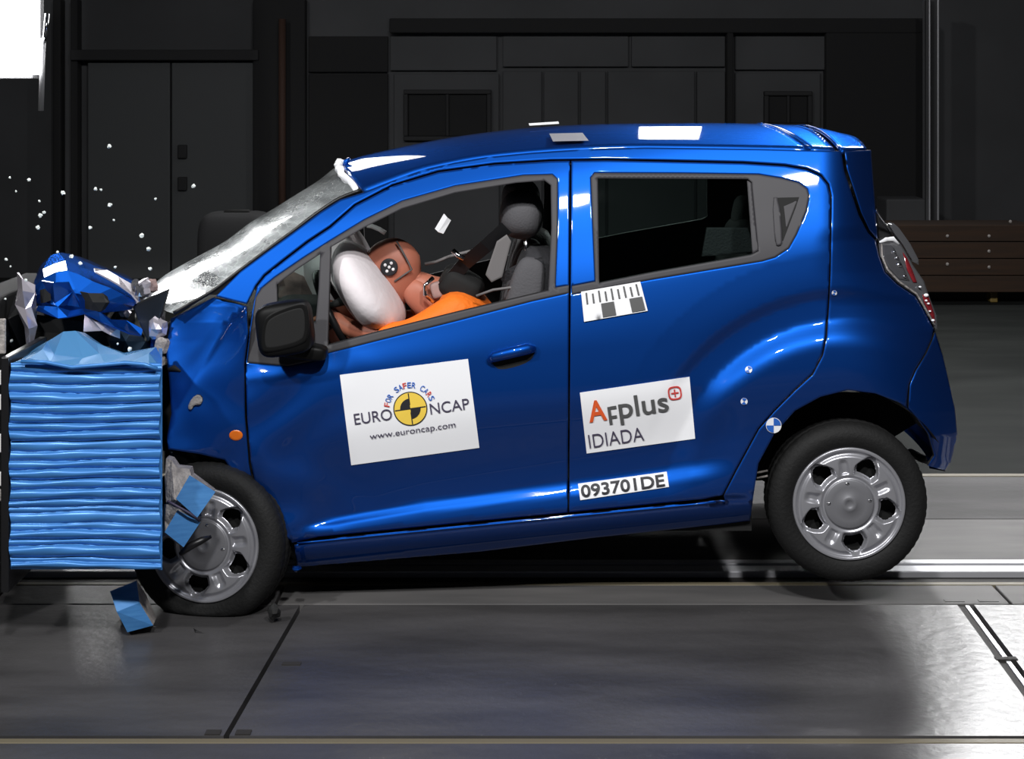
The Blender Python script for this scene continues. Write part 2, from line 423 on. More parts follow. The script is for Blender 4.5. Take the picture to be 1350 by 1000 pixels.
slab('edge_strip', -3.4, 3.6, yC - 0.012, yC + 0.02, 0.003, 'yellow_edge')
slab('track_bed', -3.8, 4.2, yC + 0.02, fy(757), -0.01, 'joint')
slab('guide_rail', -3.8, 4.2, fy(757), fy(749), 0.012, 'rail_steel')
slab('track_bed', -3.8, 4.2, fy(749), fy(746), -0.01, 'joint')
slab('guide_rail', -3.8, 4.2, fy(746), fy(741), 0.012, 'rail_steel')
slab('track_slab', -4.2, 4.6, fy(741), fy(684), 0, 'steel_strip')
slab('track_slab', -4.6, 5.0, fy(684) + 0.006, yD, 0, 'track_concrete')
slab('edge_strip', -5, 5.5, yD, yD + 0.05, 0.003, 'yellow_edge')
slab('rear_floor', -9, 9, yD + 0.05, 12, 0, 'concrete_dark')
box('sub_floor', (-10, -6, -0.2), (10, 12.5, -0.121), 'joint', FL)
box('joint_plate', (fx(270, 968), fy(969), -0.02), (fx(290, 968), fy(963), 0.004), 'joint', FL)
box('joint_plate', (fx(310, 968), fy(969), -0.02), (fx(330, 968), fy(963), 0.004), 'joint', FL)
for (px_, row, wd) in ((1245, 792, 0.07), (1290, 792, 0.07), (1312, 868, 0.07), (372, 875, 0.06)):
    box('joint_plate', (fx(px_, row), fy(row) - 0.012, -0.02), (fx(px_, row) + wd, fy(row) + 0.012, 0.003), 'steel_strip' if row == 792 else 'joint', FL)

YW = 9.5
WB = box('wall_back', (-8.5, YW, -0.2), (8.5, YW + 0.2, 5.2), 'wall'); tag(WB, 'dark grey panelled hall wall behind the car', None, None, 'structure')
def wall_item(name, x0, y0, x1, y1, dep, m, yb=YW, bev=0.01, parent=None):
    a, b = P(x0, y1, yb), P(x1, y0, yb)
    return box(name, (a.x, yb - dep, a.z), (b.x, yb + 0.0, b.z), m, parent, bev)
WL = box('wall_left', (-8.6, -5.4, -0.2), (-8.4, YW, 5.2), 'wall_dark'); tag(WL, 'dark side wall of the hall on the left', None, None, 'structure')
WR = box('wall_right', (8.4, -5.4, -0.2), (8.6, YW, 5.2), 'wall_dark'); tag(WR, 'dark side wall of the hall on the right', None, None, 'structure')
# sliding door on the left
DR = empty('door_1', P(228, 366, YW)); tag(DR, 'double sliding hall door of two tall grey leaves', None, None, 'structure')
for a, b in ((119, 227), (229, 337)):
    adopt(DR, wall_item('door_leaf', a, 82, b, 366, 0.10, 'door_grey'))
adopt(DR, wall_item('top_rail', 100, 66, 345, 80, 0.2, 'beam'))
for r in (190, 232): adopt(DR, wall_item('door_handle', 238, r, 250, r + 18, 0.14, 'beam'))
# wall fields: panels proud of a dark wall, beams, recesses
k = 0
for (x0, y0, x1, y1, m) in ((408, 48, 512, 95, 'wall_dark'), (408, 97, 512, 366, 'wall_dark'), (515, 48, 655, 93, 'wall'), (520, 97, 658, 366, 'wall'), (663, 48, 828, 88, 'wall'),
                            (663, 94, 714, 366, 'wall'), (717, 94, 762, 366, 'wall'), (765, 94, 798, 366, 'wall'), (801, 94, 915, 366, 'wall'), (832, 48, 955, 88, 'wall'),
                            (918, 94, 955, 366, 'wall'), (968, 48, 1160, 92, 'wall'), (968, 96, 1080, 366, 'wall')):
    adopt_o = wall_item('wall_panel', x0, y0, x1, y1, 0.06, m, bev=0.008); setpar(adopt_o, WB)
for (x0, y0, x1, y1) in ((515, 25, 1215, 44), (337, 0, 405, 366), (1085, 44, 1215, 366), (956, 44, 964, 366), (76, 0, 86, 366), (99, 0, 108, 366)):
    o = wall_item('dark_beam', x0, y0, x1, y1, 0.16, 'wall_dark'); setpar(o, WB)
for n_, (x0, y0, x1, y1) in enumerate(((533, 118, 648, 185), (1005, 120, 1068, 168))):
    wn = empty('window_%d' % (n_ + 1), P((x0 + x1) / 2, y1, YW)); tag(wn, ('wide dark recessed opening in the wall above the bonnet side of the roof', 'small dark window in the wall above the rear of the roof')[n_], None, None, 'structure')
    adopt(wn, wall_item('pane', x0 + 6, y0 + 6, x1 - 6, y1 - 6, 0.09, 'wall_dark'))
    for q in ((x0, y0, x1, y0 + 6), (x0, y1 - 6, x1, y1), (x0, y0 + 6, x0 + 6, y1 - 6), (x1 - 6, y0 + 6, x1, y1 - 6), ((x0 + x1) / 2 - 2, y0 + 6, (x0 + x1) / 2 + 2, y1 - 6)):
        adopt(wn, wall_item('window_frame', *q, 0.13, 'beam'))
PI_ = tube('pipe', [P(372, 25, 9.2), P(372, 368, 9.2) * 1.0 - Vector((0, 0, .0))], 0.035, 'rust_pipe'); tag(PI_, 'thin rust-brown vertical pipe in the dark gap beside the sliding door', 'pipe')
CO = empty('steel_column', P(1222, 400, 8.6)); tag(CO, 'slim grey steel column left of the brown crate', 'column')
for q in ((1216, 0, 1219, 380), (1227, 0, 1230, 380)): adopt(CO, wall_item('flange', *q, 0.22, 'grey_metal', 8.7))
adopt(CO, wall_item('web', 1219, 0, 1227, 380, 0.03, 'beam', 8.6))
# brown crate at the right
BR = empty('wooden_crate', P(1250, 398, 7.6)); tag(BR, 'long brown wooden crate on short yellow feet at the right', 'crate')
for i in range(4): adopt(BR, wall_item('plank', 1160, 290 + i * 21.5, 1340, 310.5 + i * 21.5, 0.5, 'brown_wood', 8.1, 0.006))
for q in (1187, 1300): adopt(BR, wall_item('foot', q, 376, q + 10, 396, 0.12, 'brass', 7.9))
for q in ((1249, 311), (1249, 348), (1304, 311), (1304, 331), (1304, 352), (1332, 292)):
    c = P(q[0], q[1], 7.6); adopt(BR, blob('marker_dot', c, (0.014, 0.008, 0.014), 'core_grey', nu=12, nv=8))
LB = wall_item('low_cabinet', 1155, 258, 1208, 288, 0.4, 'wall', 9.0, 0.02); tag(LB, 'grey metal box behind the left end of the brown crate', 'box')
# dark equipment case seen behind the windscreen
EC = empty('equipment_case', P(300, 420, 6.0)); tag(EC, 'dark round-shouldered equipment case standing behind the windscreen', 'case')
adopt(EC, blob('case_body', P(312, 372, 6.0), (0.27, 0.2, 0.52), 'beam', None, (0.3, 0.35)))
adopt(EC, tube('carry_handle', [P(295, 284, 5.95), P(297, 278, 5.95), P(328, 278, 5.95), P(330, 284, 5.95)], 0.012, 'black'))
# visible lamp, top left
LP = empty('hall_lamp', P(-40, 98, 4.6)); tag(LP, 'glowing white lamp box at the upper left corner', 'lamp')
def lbox(name, x0, y0, x1, y1, dep, m, yb):
    return adopt(LP, wall_item(name, x0, y0, x1, y1, dep, m, yb, 0.006))
lbox('diffuser', -150, -230, 53, 98, 0.05, 'lamp_white', 4.6)
lbox('housing', -158, -238, 58, 104, 0.25, 'grey_metal', 4.86)
adopt(LP, tube('clamp', [P(62, 18, 4.55), P(60, 45, 4.55), P(57, 55, 4.6)], 0.016, 'chrome'))
adopt(LP, tube('rod', [P(57, 50, 4.62), P(54, 146, 4.62)], 0.018, 'grey_metal'))
for hx in (-120, 20): adopt(LP, tube('hanger', [P(hx, -238, 4.75), P(hx, -480, 4.75)], 0.02, 'grey_metal'))

# ------------------------------------------------------------------ the car: flank surface and traced outlines
YC = 0.78                                             # the car's centre plane
CAR = empty('car', (-0.1, YC, 0.0)); tag(CAR, 'blue five-door hatchback crashed nose-first into the blue barrier', 'car')
def sill(px): return 715 - (px - 390) * 0.0982
def fnoise(x, y): return math.sin(x * 0.031 + 1.3 * math.sin(y * 0.023)) * math.sin(y * 0.037 + 1.1 * math.sin(x * 0.019 + 0.7))
REAR = [(150, 1146), (197, 1149), (290, 1157), (318, 1160), (360, 1185), (390, 1210), (435, 1236), (470, 1244), (500, 1251), (540, 1260), (572, 1263), (608, 1255), (622, 1247), (700, 1240)]
def body_y(px, py):
    h = (sill(px) - py) / 375.0
    hb = interp([(330, .66), (430, .68), (735, .77), (1000, .83), (1160, .86)], px)
    hc = interp([(380, .055), (400, .062), (560, .107), (800, .128), (940, .152), (1010, .16)], px)
    cr = sstep(385, 450, px) * (1 - sstep(915, 985, px))          # the lower door crease runs out at both ends
    yc = 0.012 + 0.026 * cr
    tab = [(-.16, .17), (-.085, .085), (-.035, .032), (-.012, .020), (0.004, .020), (.02, .010), (hc * .45 + .01, .012 + .004 * cr), (hc, yc), (hc + .045, yc - .001 * cr), (.42, 0.0), (.58, .006),
           (hb - .02, .030), (hb + .20, .095), (hb + .42, .185), (hb + .56, .27)]
    y = pchip(tab, h)
    # rear haunch and wheel arch flare
    dx, dy = px - 1118, 662 - py; rho = math.hypot(dx, dy); an = math.degrees(math.atan2(dy, dx))
    fade = sstep(8, 45, an) * (1 - sstep(128, 168, an)) if -20 < an < 180 else 0
    f2 = sstep(-25, 20, an) * (1 - sstep(165, 200, an)) if an > -90 else 0
    y += fade * pchip([(150, 0), (200, 0), (214, .002), (246, .022), (268, .020), (284, .006), (330, 0)], rho)
    y += f2 * pchip([(120, -.020), (205, -.020), (240, 0.0)], rho)
    # plan curl towards the tail
    e = interp([(a, b) for a, b in REAR], py); wdt = interp([(190, 70), (300, 80), (400, 150), (560, 135), (620, 130)], py)
    t = max(0.0, (px - (e - wdt)) / wdt)
    y += 0.21 * t ** 2.6
    # light creasing behind the crushed front end
    k = (1 - sstep(330, 520, px)) * (1 - sstep(.62, .7, h)) * sstep(.0, .08, h)
    y += k * 0.008 * fnoise(px * 1.6, py * 1.5)
    return y
def fl(d): return lambda x, y: body_y(x, y) + d

GAP = [(338, 377), (349, 363), (374, 343), (405, 319), (435, 299), (468, 270), (518, 244), (578, 226), (652, 216), (726, 211.5), (800, 210.5), (872, 212), (980, 214.5), (1035, 218), (1064, 223), (1082, 231), (1092, 243), (1095.5, 258), (1095, 310), (1094, 360), (1092, 402), (1089, 444), (1084, 468), (1071, 493), (1048, 514), (1021, 541), (1000, 565), (970, 620), (953, 653)]
GLASSLINE = [(225, 417), (241, 408), (280, 384), (316, 357), (352, 330), (385, 306), (421, 279), (448, 262), (480, 252)]
ROOFLINE = [(515, 238), (560, 222), (600, 213), (640, 206), (700, 200), (760, 196), (850, 193), (1000, 195), (1110, 198)]
TAILEDGE = [(1157, 318), (1160, 336), (1168, 358), (1184, 374), (1208, 390), (1220, 410), (1232, 433)]
BUMPSEAM = [(1229, 447), (1221, 465), (1207, 488), (1199, 507), (1195, 537)]
ARCH = [(1184, 531), (1154, 519.5), (1118, 515), (1082, 524), (1049, 542), (1022, 572), (1001, 611), (995, 650), (990, 686)]
i_mid = 10                                            # GAP index where the front door ends (px 800 -> cut at 751)
door_top_f = [p for p in GAP if p[0] <= 740] + [(752, 211)]
door_top_r = [(752.5, 211)] + [p for p in GAP if p[0] >= 780 and GAP.index(p) >= 10]
FRAME_F = [(326, 478), (330, 440), (337, 392), (345, 380), (362, 366), (400, 340), (436, 317), (480, 290), (530, 265), (600, 245), (690, 231), (728, 230), (735, 236), (735, 300), (732, 379), (750, 376), (750, 386), (700, 397), (600, 423), (500, 448), (432, 465), (426, 473), (380, 482)]
HOLE_F = [(436, 326), (480, 300), (530, 275), (600, 254), (680, 241), (718, 238), (726, 244), (727, 300), (723, 383), (600, 412), (500, 437), (432, 455)]
HOLE_Q = [(365, 375), (393, 354), (422, 335), (420, 380), (416, 425), (366, 425)]
FRAME_R = [(779, 234), (784, 228), (900, 228.5), (1000, 230), (1030, 235), (1053, 241), (1064, 249), (1067, 258), (1063, 278), (1050, 309), (1040, 327), (1022, 339), (1005, 344), (860, 368), (790, 381), (754, 388), (754, 377), (785, 371)]
HOLE_R = [(788, 235), (986, 236), (991, 240), (1000, 331), (990, 336), (860, 359), (790, 373)]
front_edge = [(385, 716), (360, 694), (341, 662), (330, 610), (325, 550), (323, 480), (330, 420)]
# doors
front_door = [(749, 676)] + [(x, sill(x) - 4) for x in (700, 600, 500, 420)] + front_edge + door_top_f
fd, fd2 = panel('front_door', front_door, body_y, 'paint', CAR, [FRAME_F], gap=.9, mirror=True, step=6, shear=-.155)
rear_door = [(749.5, 676)] + door_top_r + [(x, sill(x) - 4) for x in (930, 850, 780)]
rd, rd2 = panel('rear_door', rear_door, body_y, 'paint', CAR, [FRAME_R], gap=.9, mirror=True, step=6, shear=-.155)
panel('window_frame', FRAME_F, fl(-.003), 'trim_grey', fd, [HOLE_F, HOLE_Q], step=8, thick=.03, mirror=fd2)
panel('window_frame', FRAME_R, fl(-.003), 'trim_grey', rd, [HOLE_R], step=8, thick=.03, mirror=rd2)
panel('quarter_glass', offset(HOLE_Q, -2), fl(.012), 'glass', fd, thick=.004, step=8, back='glass', roll=0, mirror=fd2)
panel('window_glass', offset(HOLE_R, -2), fl(.014), 'glass', rd, thick=.004, step=8, back='glass', roll=0, mirror=rd2)
# rear-door pull in the corner trim
panel('handle_recess', [(1018, 259), (1056, 258), (1050, 276), (1034, 318), (1024, 325), (1020, 318)], fl(-.0045), 'black', rd, thick=.004, step=8)
panel('pull_handle', rounded([(1018, 260), (1027, 260), (1032, 318), (1029, 324), (1022, 323)], 1), fl(-.012), 'trim_grey', rd, thick=.01, step=5)
panel('handle_scoop', [(1032, 271), (1053, 262), (1047, 278), (1036, 306)], fl(-.0065), 'trim_grey', rd, thick=.003, step=6)
# glass runs inside the rear window
panel('glass_run', [(985, 238), (991, 240), (1000, 330), (992, 334)], fl(.006), 'trim_grey', rd, thick=.01, step=8)
# front door handle
panel('handle_cup', rounded([(643, 470), (702, 455), (708, 462), (701, 479), (660, 491), (648, 482)], 2), fl(-.002), 'black', fd, thick=.004, step=6)
panel('cup_rim', rounded([(641, 470), (704, 452), (710, 462), (703, 481), (659, 493), (646, 483)], 2), fl(-.001), 'paint', fd, thick=.002, step=6)
hp = [(645, 474), (652, 470), (675, 464.5), (696, 459.5), (704, 459)]
tube('door_handle', [P(x, y, body_y(x, y) - (.006 if i in (0, 4) else .022)) for i, (x, y) in enumerate(hp)], [.012, .019, .02, .02, .014], 'paint', fd, 12)
# body side: pillar, roof rail and rear quarter in one pressing
body_side = [(282, 391)] + GLASSLINE[3:] + ROOFLINE + [(1114, 225), (1123, 252), (1133, 283), (1145, 306), (1156, 317)] + TAILEDGE[1:] + BUMPSEAM + ARCH + [(958, 690), (955, 662)] + list(reversed(GAP)) + [(326, 402), (309, 398)]
panel('body_side', body_side, body_y, 'paint', CAR, gap=1.2, mirror=True)
panel('spoiler_side', [(1113, 199), (1149, 197), (1153, 250), (1158, 317), (1146, 304), (1135, 281), (1125, 250), (1116, 223)], body_y, 'paint', CAR, gap=.8, step=6, mirror=True)
bump_side = [(1233, 436)] + [(1244, 470), (1251, 500), (1260, 540), (1263, 572), (1255, 608), (1247, 621), (1222, 614), (1231, 600), (1223, 572), (1208, 551), (1197, 538)] + list(reversed(BUMPSEAM))[1:]
panel('rear_bumper', bump_side, body_y, 'paint', CAR, gap=.8, step=6, mirror=True)
# rocker sill under the doors
rk = [(388, 718)] + [(x, sill(x) - 1) for x in (450, 550, 650, 750, 850, 950)] + [(958, 660), (990, 686), (950, 691), (780, 709), (632, 727), (500, 738), (392, 747)]
panel('rocker_sill', rk, body_y, 'paint', CAR, step=6, roll=.006, mirror=True, shear=-.098)

tube('sill_highlight_bead', [P(x, sill(x) + 1, body_y(x, sill(x) + 1) - .001) for x in range(392, 960, 24)], .004, 'paint', CAR, 8)  # bead added so the sill line catches one continuous highlight

# ------------------------------------------------------------------ roof, spoiler, windscreen, tail
E_ = [(480, 252)] + ROOFLINE[:-1] + [(1068, 196.5), (1108, 198), (1147, 196)]
Yr = [body_y(x, y) for x, y in E_]
C_ = [(452, 213), (480, 205), (520, 196), (560, 187.5), (600, 180.5), (660, 172.5), (720, 167), (810, 163.5), (945, 162.5), (1005, 163.5), (1062, 166), (1120, 178)]
def roofgrid(name, i0, i1, m, sub=5, nu=14, lift=0.0):
    rows = []
    T = [i0 + (i1 - i0) * k / ((i1 - i0) * sub) for k in range(int((i1 - i0) * sub) + 1)]
    idx = list(range(len(E_)))
    for t in T:
        ex = pchip(list(zip(idx, [p[0] for p in E_])), t); ey = pchip(list(zip(idx, [p[1] for p in E_])), t); yy = pchip(list(zip(idx, Yr)), t)
        cx = pchip(list(zip(idx, [p[0] for p in C_])), t); cy = pchip(list(zip(idx, [p[1] for p in C_])), t)
        a = P(ex, ey, yy + .004); b = P(cx, cy, YC)
        row = []
        for u_ in range(2 * nu + 1):
            u = u_ / nu; uu = u if u <= 1 else 2 - u
            bow = 1 - (1 - uu) ** 2.4
            q = Vector((a.x + (b.x - a.x) * (1 - (1 - uu) ** 2), a.y + (YC - a.y) * uu, a.z + (b.z - a.z) * bow + lift))
            if u > 1: q.y = 2 * YC - q.y
            row.append(q)
        rows.append(row)
    V = [v for r in rows for v in r]; nn = 2 * nu + 1; Fc = []
    for i in range(len(rows) - 1):
        for j in range(nn - 1):
            Fc.append((i * nn + j, i * nn + j + 1, (i + 1) * nn + j + 1, (i + 1) * nn + j))
    o = raw(name, V, Fc, [m, 'lining'], CAR, True)
    fix_normals(o)
    if o.data.polygons[len(o.data.polygons) // 2].normal.z < 0: o.data.flip_normals()
    md = o.modifiers.new('thick', 'SOLIDIFY'); md.thickness = 0.018; md.offset = -1; md.material_offset = 1; md.material_offset_rim = 0
    return o, rows
N_ = len(E_)
roof, rr = roofgrid('roof', 0, 9, 'paint')
band, rb = roofgrid('roof_band', 9.02, 9.98, 'paint', 5)
spo, rs = roofgrid('roof_spoiler', 10.02, 11, 'paint', 8)
def ridge(name, row, n0, n1, r, m, par): return tube(name, [v + Vector((0, 0, r * .3)) for v in row[n0:n1]], r, m, par, 6)
ridge('roof_seam', rb[0], 0, 29, .004, 'paint', band)
ridge('roof_seam', rs[0], 0, 29, .004, 'paint', spo)
# torn, bright front edge of the roof
hd = [v + Vector((-.012 + .008 * random.uniform(-1, 1), 0, -.006 + .008 * random.uniform(-1, 1))) for v in rr[0][1:28]]
tube('roof_header', hd, [.012 + .004 * random.random() for _ in hd], 'white_card', roof, 6)
tube('aerial_stub', [P(452, 222, .6), P(456, 213, .6), P(461, 208, .6)], [.008, .012, .004], 'paint', roof, 6)
def roofpatch(name, quad, m, lift):
    V = []
    a, b, c, d = [P(*q) for q in quad]; n = 5
    for i in range(n + 1):
        for j in range(n + 1):
            V.append((a.lerp(b, i / n)).lerp(d.lerp(c, i / n), j / n) + Vector((0, -.004, lift)))
    Fc = [(i * (n + 1) + j, (i + 1) * (n + 1) + j, (i + 1) * (n + 1) + j + 1, i * (n + 1) + j + 1) for i in range(n) for j in range(n)]
    return raw(name, V, Fc, m, roof)
roofpatch('roof_sticker', [(724, 180, .44), (768, 179, .44), (776, 189.5, .285), (729, 190.5, .285)], 'sticker', .012)
roofpatch('roof_scale', [(697, 166.5, .7), (736, 164, .7), (737, 167, .66), (698, 169.5, .66)], 'white_card', .012)

# windscreen: from the pillar edge over the bulge to the far pillar
Wn = [(229, 413), (252, 400), (280, 384), (316, 357), (352, 330), (385, 306), (421, 279), (448, 262), (476, 251)]
Wc = [(196, 381), (214, 368), (241, 351), (276, 329), (312, 306), (348, 282), (384, 259), (420, 238), (449, 215)]
rows = []
for t_ in range(33):
    t = t_ / 4; idx = range(9)
    n_ = [pchip(list(zip(idx, [p[k] for p in Wn])), t) for k in (0, 1)]; c_ = [pchip(list(zip(idx, [p[k] for p in Wc])), t) for k in (0, 1)]
    a = P(n_[0], n_[1], body_y(n_[0], n_[1]) + .012); b = P(c_[0], c_[1], YC - .03); row = []
    for u_ in range(33):
        u = u_ / 16; uu = u if u <= 1 else 2 - u; s_ = 1 - (1 - uu) ** 2.2
        q = Vector((a.x + (b.x - a.x) * s_, a.y + (YC - a.y) * uu, a.z + (b.z - a.z) * s_))
        q += Vector((-.5, 0, .8)) * (0.012 * fnoise(t * 60 + u * 45, u * 90 + t * 20) * (1 - t / 9)) * min(1, uu * 6)
        if u > 1: q.y = 2 * YC - q.y
        row.append(q)
    rows.append(row)
V = [v for r in rows for v in r]
Fc = [(i * 33 + j, i * 33 + j + 1, (i + 1) * 33 + j + 1, (i + 1) * 33 + j) for i in range(32) for j in range(32)]
ws = raw('windscreen', V, Fc, 'windscreen', CAR, True); tag(ws, 'crazed milky windscreen glass')
tube('screen_seal', [r[0] + Vector((0, -.004, .002)) for r in rows], .007, 'black_plastic', ws, 6)
# header-side mirror seen through the glass
blob('interior_mirror', P(418, 266, .70), (.03, .11, .035), 'black_plastic', CAR, (.5, .5), (0, .4, 0))

# tail: gate, rear glass and bumper skin swept across from side to side
def tailsweep(name, prof, m, bulge, nu=16, inset=0.0):
    rows = []
    for (px, py) in prof:
        a = P(px, py, body_y(px, py) + .004)
        row = []
        for k_ in range(nu * 2 + 1):
            u = k_ / nu; uu = u if u <= 1 else 2 - u
            q = Vector((a.x + bulge * (1 - (1 - uu) ** 3) - inset, a.y + (YC - a.y) * uu, a.z))
            if u > 1: q.y = 2 * YC - q.y
            row.append(q)
        rows.append(row)
    nn = nu * 2 + 1
    V = [v for r in rows for v in r]; Fc = [(i * nn + j, i * nn + j + 1, (i + 1) * nn + j + 1, (i + 1) * nn + j) for i in range(len(rows) - 1) for j in range(nn - 1)]
    return raw(name, V, Fc, m, CAR, True)
tailsweep('rear_glass', [(1148, 200), (1151, 240), (1154, 270), (1157, 312)], 'tail_dark', .03)
tailsweep('tailgate', [(1157, 315), (1172, 340), (1196, 372), (1215, 400), (1232, 436)], 'paint', .05)
tailsweep('rear_bumper_skin', [(1232, 438), (1243, 470), (1250, 500), (1259, 540), (1262, 572), (1254, 608), (1246, 621), (1225, 617)], 'paint', .06)
# tail lamp
TLN = [(1158, 317), (1176, 312), (1188, 322), (1204, 350), (1218, 370), (1224, 388), (1235, 416), (1236, 434), (1232, 432), (1220, 410), (1208, 390), (1184, 374), (1168, 358), (1160, 336)]
def tl_y(px, py):
    e = interp([(312, 1160), (336, 1160), (358, 1168), (374, 1184), (390, 1208), (410, 1220), (434, 1232)], py)
    return body_y(min(px, e), py) + .004 + max(0, px - e) * .0022
TL, TL2 = panel('tail_lamp', TLN, tl_y, 'tail_clear', CAR, step=5, thick=.05, back='tail_dark', roll=.012, mirror=True)
def tly(d): return lambda x, y: tl_y(x, y) + d
panel('dark_lens', [(1164, 322), (1176, 321), (1182, 334), (1192, 354), (1199, 370), (1186, 368), (1171, 352), (1164, 338)], tly(-.006), 'tail_dark', TL, step=5, thick=.006, roll=.003)
panel('red_lens', [(1190, 332), (1196, 340), (1203, 356), (1209, 372), (1204, 372), (1196, 356)], tly(-.008), 'tail_red', TL, step=5, thick=.006, roll=.003)
panel('red_lens', [(1216, 388), (1224, 390), (1232, 414), (1233, 426), (1226, 414), (1218, 398)], tly(-.008), 'tail_red', TL, step=5, thick=.006, roll=.003)
for q in ((1178, 332, 3.2), (1182, 340, 3), (1185, 349, 4.5), (1192, 364, 3.2)):
    blob('reflector_and_glint', P(q[0], q[1], tl_y(q[0], q[1]) - .008), (q[2] / 375, .008, q[2] * .7 / 375), 'chrome', TL, nu=14, nv=8)
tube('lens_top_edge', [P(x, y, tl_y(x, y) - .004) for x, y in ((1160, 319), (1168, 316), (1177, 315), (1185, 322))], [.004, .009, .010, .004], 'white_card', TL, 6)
tube('lens_rim', [P(x, y, tl_y(x, y) - .004) for x, y in ((1162, 322), (1163, 338), (1170, 355), (1185, 371), (1208, 387), (1219, 405), (1232, 428))], .004, 'core_grey', TL, 6)
for q in ((1221, 389, 3.5), (1224, 400, 2), (1221, 396, 2), (1230, 422, 2.5), (1226, 410, 1.8), (1213, 378, 2)):
    blob('reflector_and_glint', P(q[0], q[1], tl_y(q[0], q[1]) - .012), (q[2] / 375, .006, q[2] * .7 / 375), 'white_card', TL, nu=12, nv=8)  # white beads paint in the glints of the lower lens
RL = panel('reversing_lamp', [(1173, 297), (1178, 294), (1185, 300), (1200, 321), (1211, 342), (1211, 349), (1204, 345), (1190, 322), (1180, 309)], lambda x, y: .34 + (x - 1173) * .001, 'tail_clear', CAR, step=5, thick=.05, back='tail_dark', roll=.01)
tube('rear_glass_edge', [P(1155, 277, .25), P(1163, 289, .28), P(1173, 304, .32)], .005, 'chrome', CAR, 6)
panel('gate_black_trim', [(1155, 280), (1174, 305), (1176, 311), (1159, 317)], lambda x, y: .33, 'black_plastic', CAR, step=6, thick=.02)  # black triangle beside the rear glass edge
# quarter panel: target dots and stickers below

# ------------------------------------------------------------------ crushed front: fender, cowl, bonnet, bumper, engine bay
CREASE = [(404, 322), (424, 298), (450, 288), (474, 274), (508, 252), (538, 236), (574, 223), (592, 219)]
def fen_y(px, py):
    cxp = interp(CREASE, py); d = cxp - px; up = max(0, 592 - py)
    base = -.015 + .0006 * up
    if d > 0: return base + .0010 * d + .005 * fnoise(px * 2.2, py * 1.8) * sstep(0, 25, d)
    t = min(1, -d / max(12, 324 - cxp))
    return base + (.022 - base) * (t ** .7) + .004 * fnoise(px * 1.9 + 40, py * 1.3) * sstep(4, 30, -d)
fender = [(225, 420), (258, 404), (281, 392), (309, 399), (325, 404), (327, 440), (322, 480), (323, 550), (328, 610), (339, 662), (352, 688), (341, 690), (330, 668), (316, 634), (296, 606), (262, 598), (222, 592), (220, 577), (226, 545), (223, 500), (219, 462)]
fe, fe2 = panel('front_fender', fender, fen_y, 'paint', CAR, step=6, mirror=True)
panel('side_repeater', [(311 + 9 * math.cos(a * .4), 573.5 + 7 * math.sin(a * .4)) for a in range(16)], lambda x, y: fen_y(x, y) - .008, 'amber', fe, step=4, thick=.02, roll=.006)
panel('torn_clip', rounded([(253, 524), (262, 519), (268, 526), (264, 534), (256, 533), (252, 541), (247, 537)], 1), lambda x, y: fen_y(x, y) - .014, 'core_grey', fe, step=4, thick=.012)
tube('fender_tear', [P(x, y, fen_y(x, y) - .004) for x, y in ((222, 487), (230, 485), (238, 489))], [.006, .012, .003], 'black', fe, 6)
def lowpoly(name, rows, m, parent, jit=0.0, seed=1, smooth=False, close=False):
    """a folded sheet from rows of (px, py, y) points; flat facets read as crumpled metal"""
    rnd = random.Random(seed); V = []; n = len(rows[0])
    for r in rows:
        for q in r:
            v = P(*q); V.append(v + Vector((rnd.uniform(-jit, jit), rnd.uniform(-jit, jit), rnd.uniform(-jit, jit))))
    Fc = []
    for i in range(len(rows) - 1):
        for j in range(n - 1):
            a, b, c, d = i * n + j, i * n + j + 1, (i + 1) * n + j + 1, (i + 1) * n + j
            if rnd.random() < .5: Fc += [(a, b, c), (a, c, d)]
            else: Fc += [(a, b, d), (b, c, d)]
    o = raw(name, V, Fc, m, parent, smooth); fix_normals(o)
    md = o.modifiers.new('thick', 'SOLIDIFY'); md.thickness = .006; md.offset = 0
    return o
# bonnet buckled into a tent; rows run nose to screen, columns from the near edge to the far one
def brow(n, f, c):                                   # near-bottom, near-top, crest points in px -> folded row with a far mirror
    (nx, ny), (tx, ty), (cx, cy) = n, f, c
    return [(nx, ny, .16), (nx * .5 + tx * .5, ny * .5 + ty * .5, .13), (tx, ty, .17), (tx * .6 + cx * .4, ty * .62 + cy * .38 - 3, .34), (cx, cy, .62), (cx + 4, cy - 1, .95), (cx + 12, cy + 1, 1.25), (cx + 22, cy + 16, 1.42)]
bon = lowpoly('bonnet', [brow((49, 398), (47, 378), (46, 366)), brow((56, 404), (58, 366), (54, 349)), brow((70, 408), (74, 360), (67, 338)), brow((86, 408), (88, 358), (80, 334)),
                         brow((100, 410), (104, 364), (94, 337)), brow((120, 412), (124, 372), (110, 345)), brow((140, 412), (146, 380), (130, 353)), brow((158, 410), (164, 390), (152, 362)), brow((172, 407), (180, 398), (172, 372)), brow((176, 404), (184, 399), (183, 378))],
              'paint', CAR, .004, 3)
for p_ in bon.data.polygons: p_.use_smooth = False
lowpoly('bonnet_edge_glint', [[(124, 353, .30), (140, 358, .28), (156, 364, .27), (172, 374, .26), (181, 380, .26)], [(126, 358, .20), (142, 366, .18), (158, 376, .17), (172, 388, .16), (183, 398, .15)]], 'crumple_silver', CAR, .003, 71)  # silver sheet paints the lamp reflection along the bonnet edge
lowpoly('bonnet_lip', [[(51, 400, .10), (74, 404, .09), (90, 410, .10), (108, 406, .09), (128, 412, .09), (150, 418, .10), (165, 424, .12), (186, 436, .14)],
                       [(52, 410, .08), (75, 416, .06), (92, 416, .07), (110, 416, .06), (130, 422, .07), (152, 430, .07), (168, 440, .09), (189, 446, .12)]], 'paint', CAR, .012, 9)
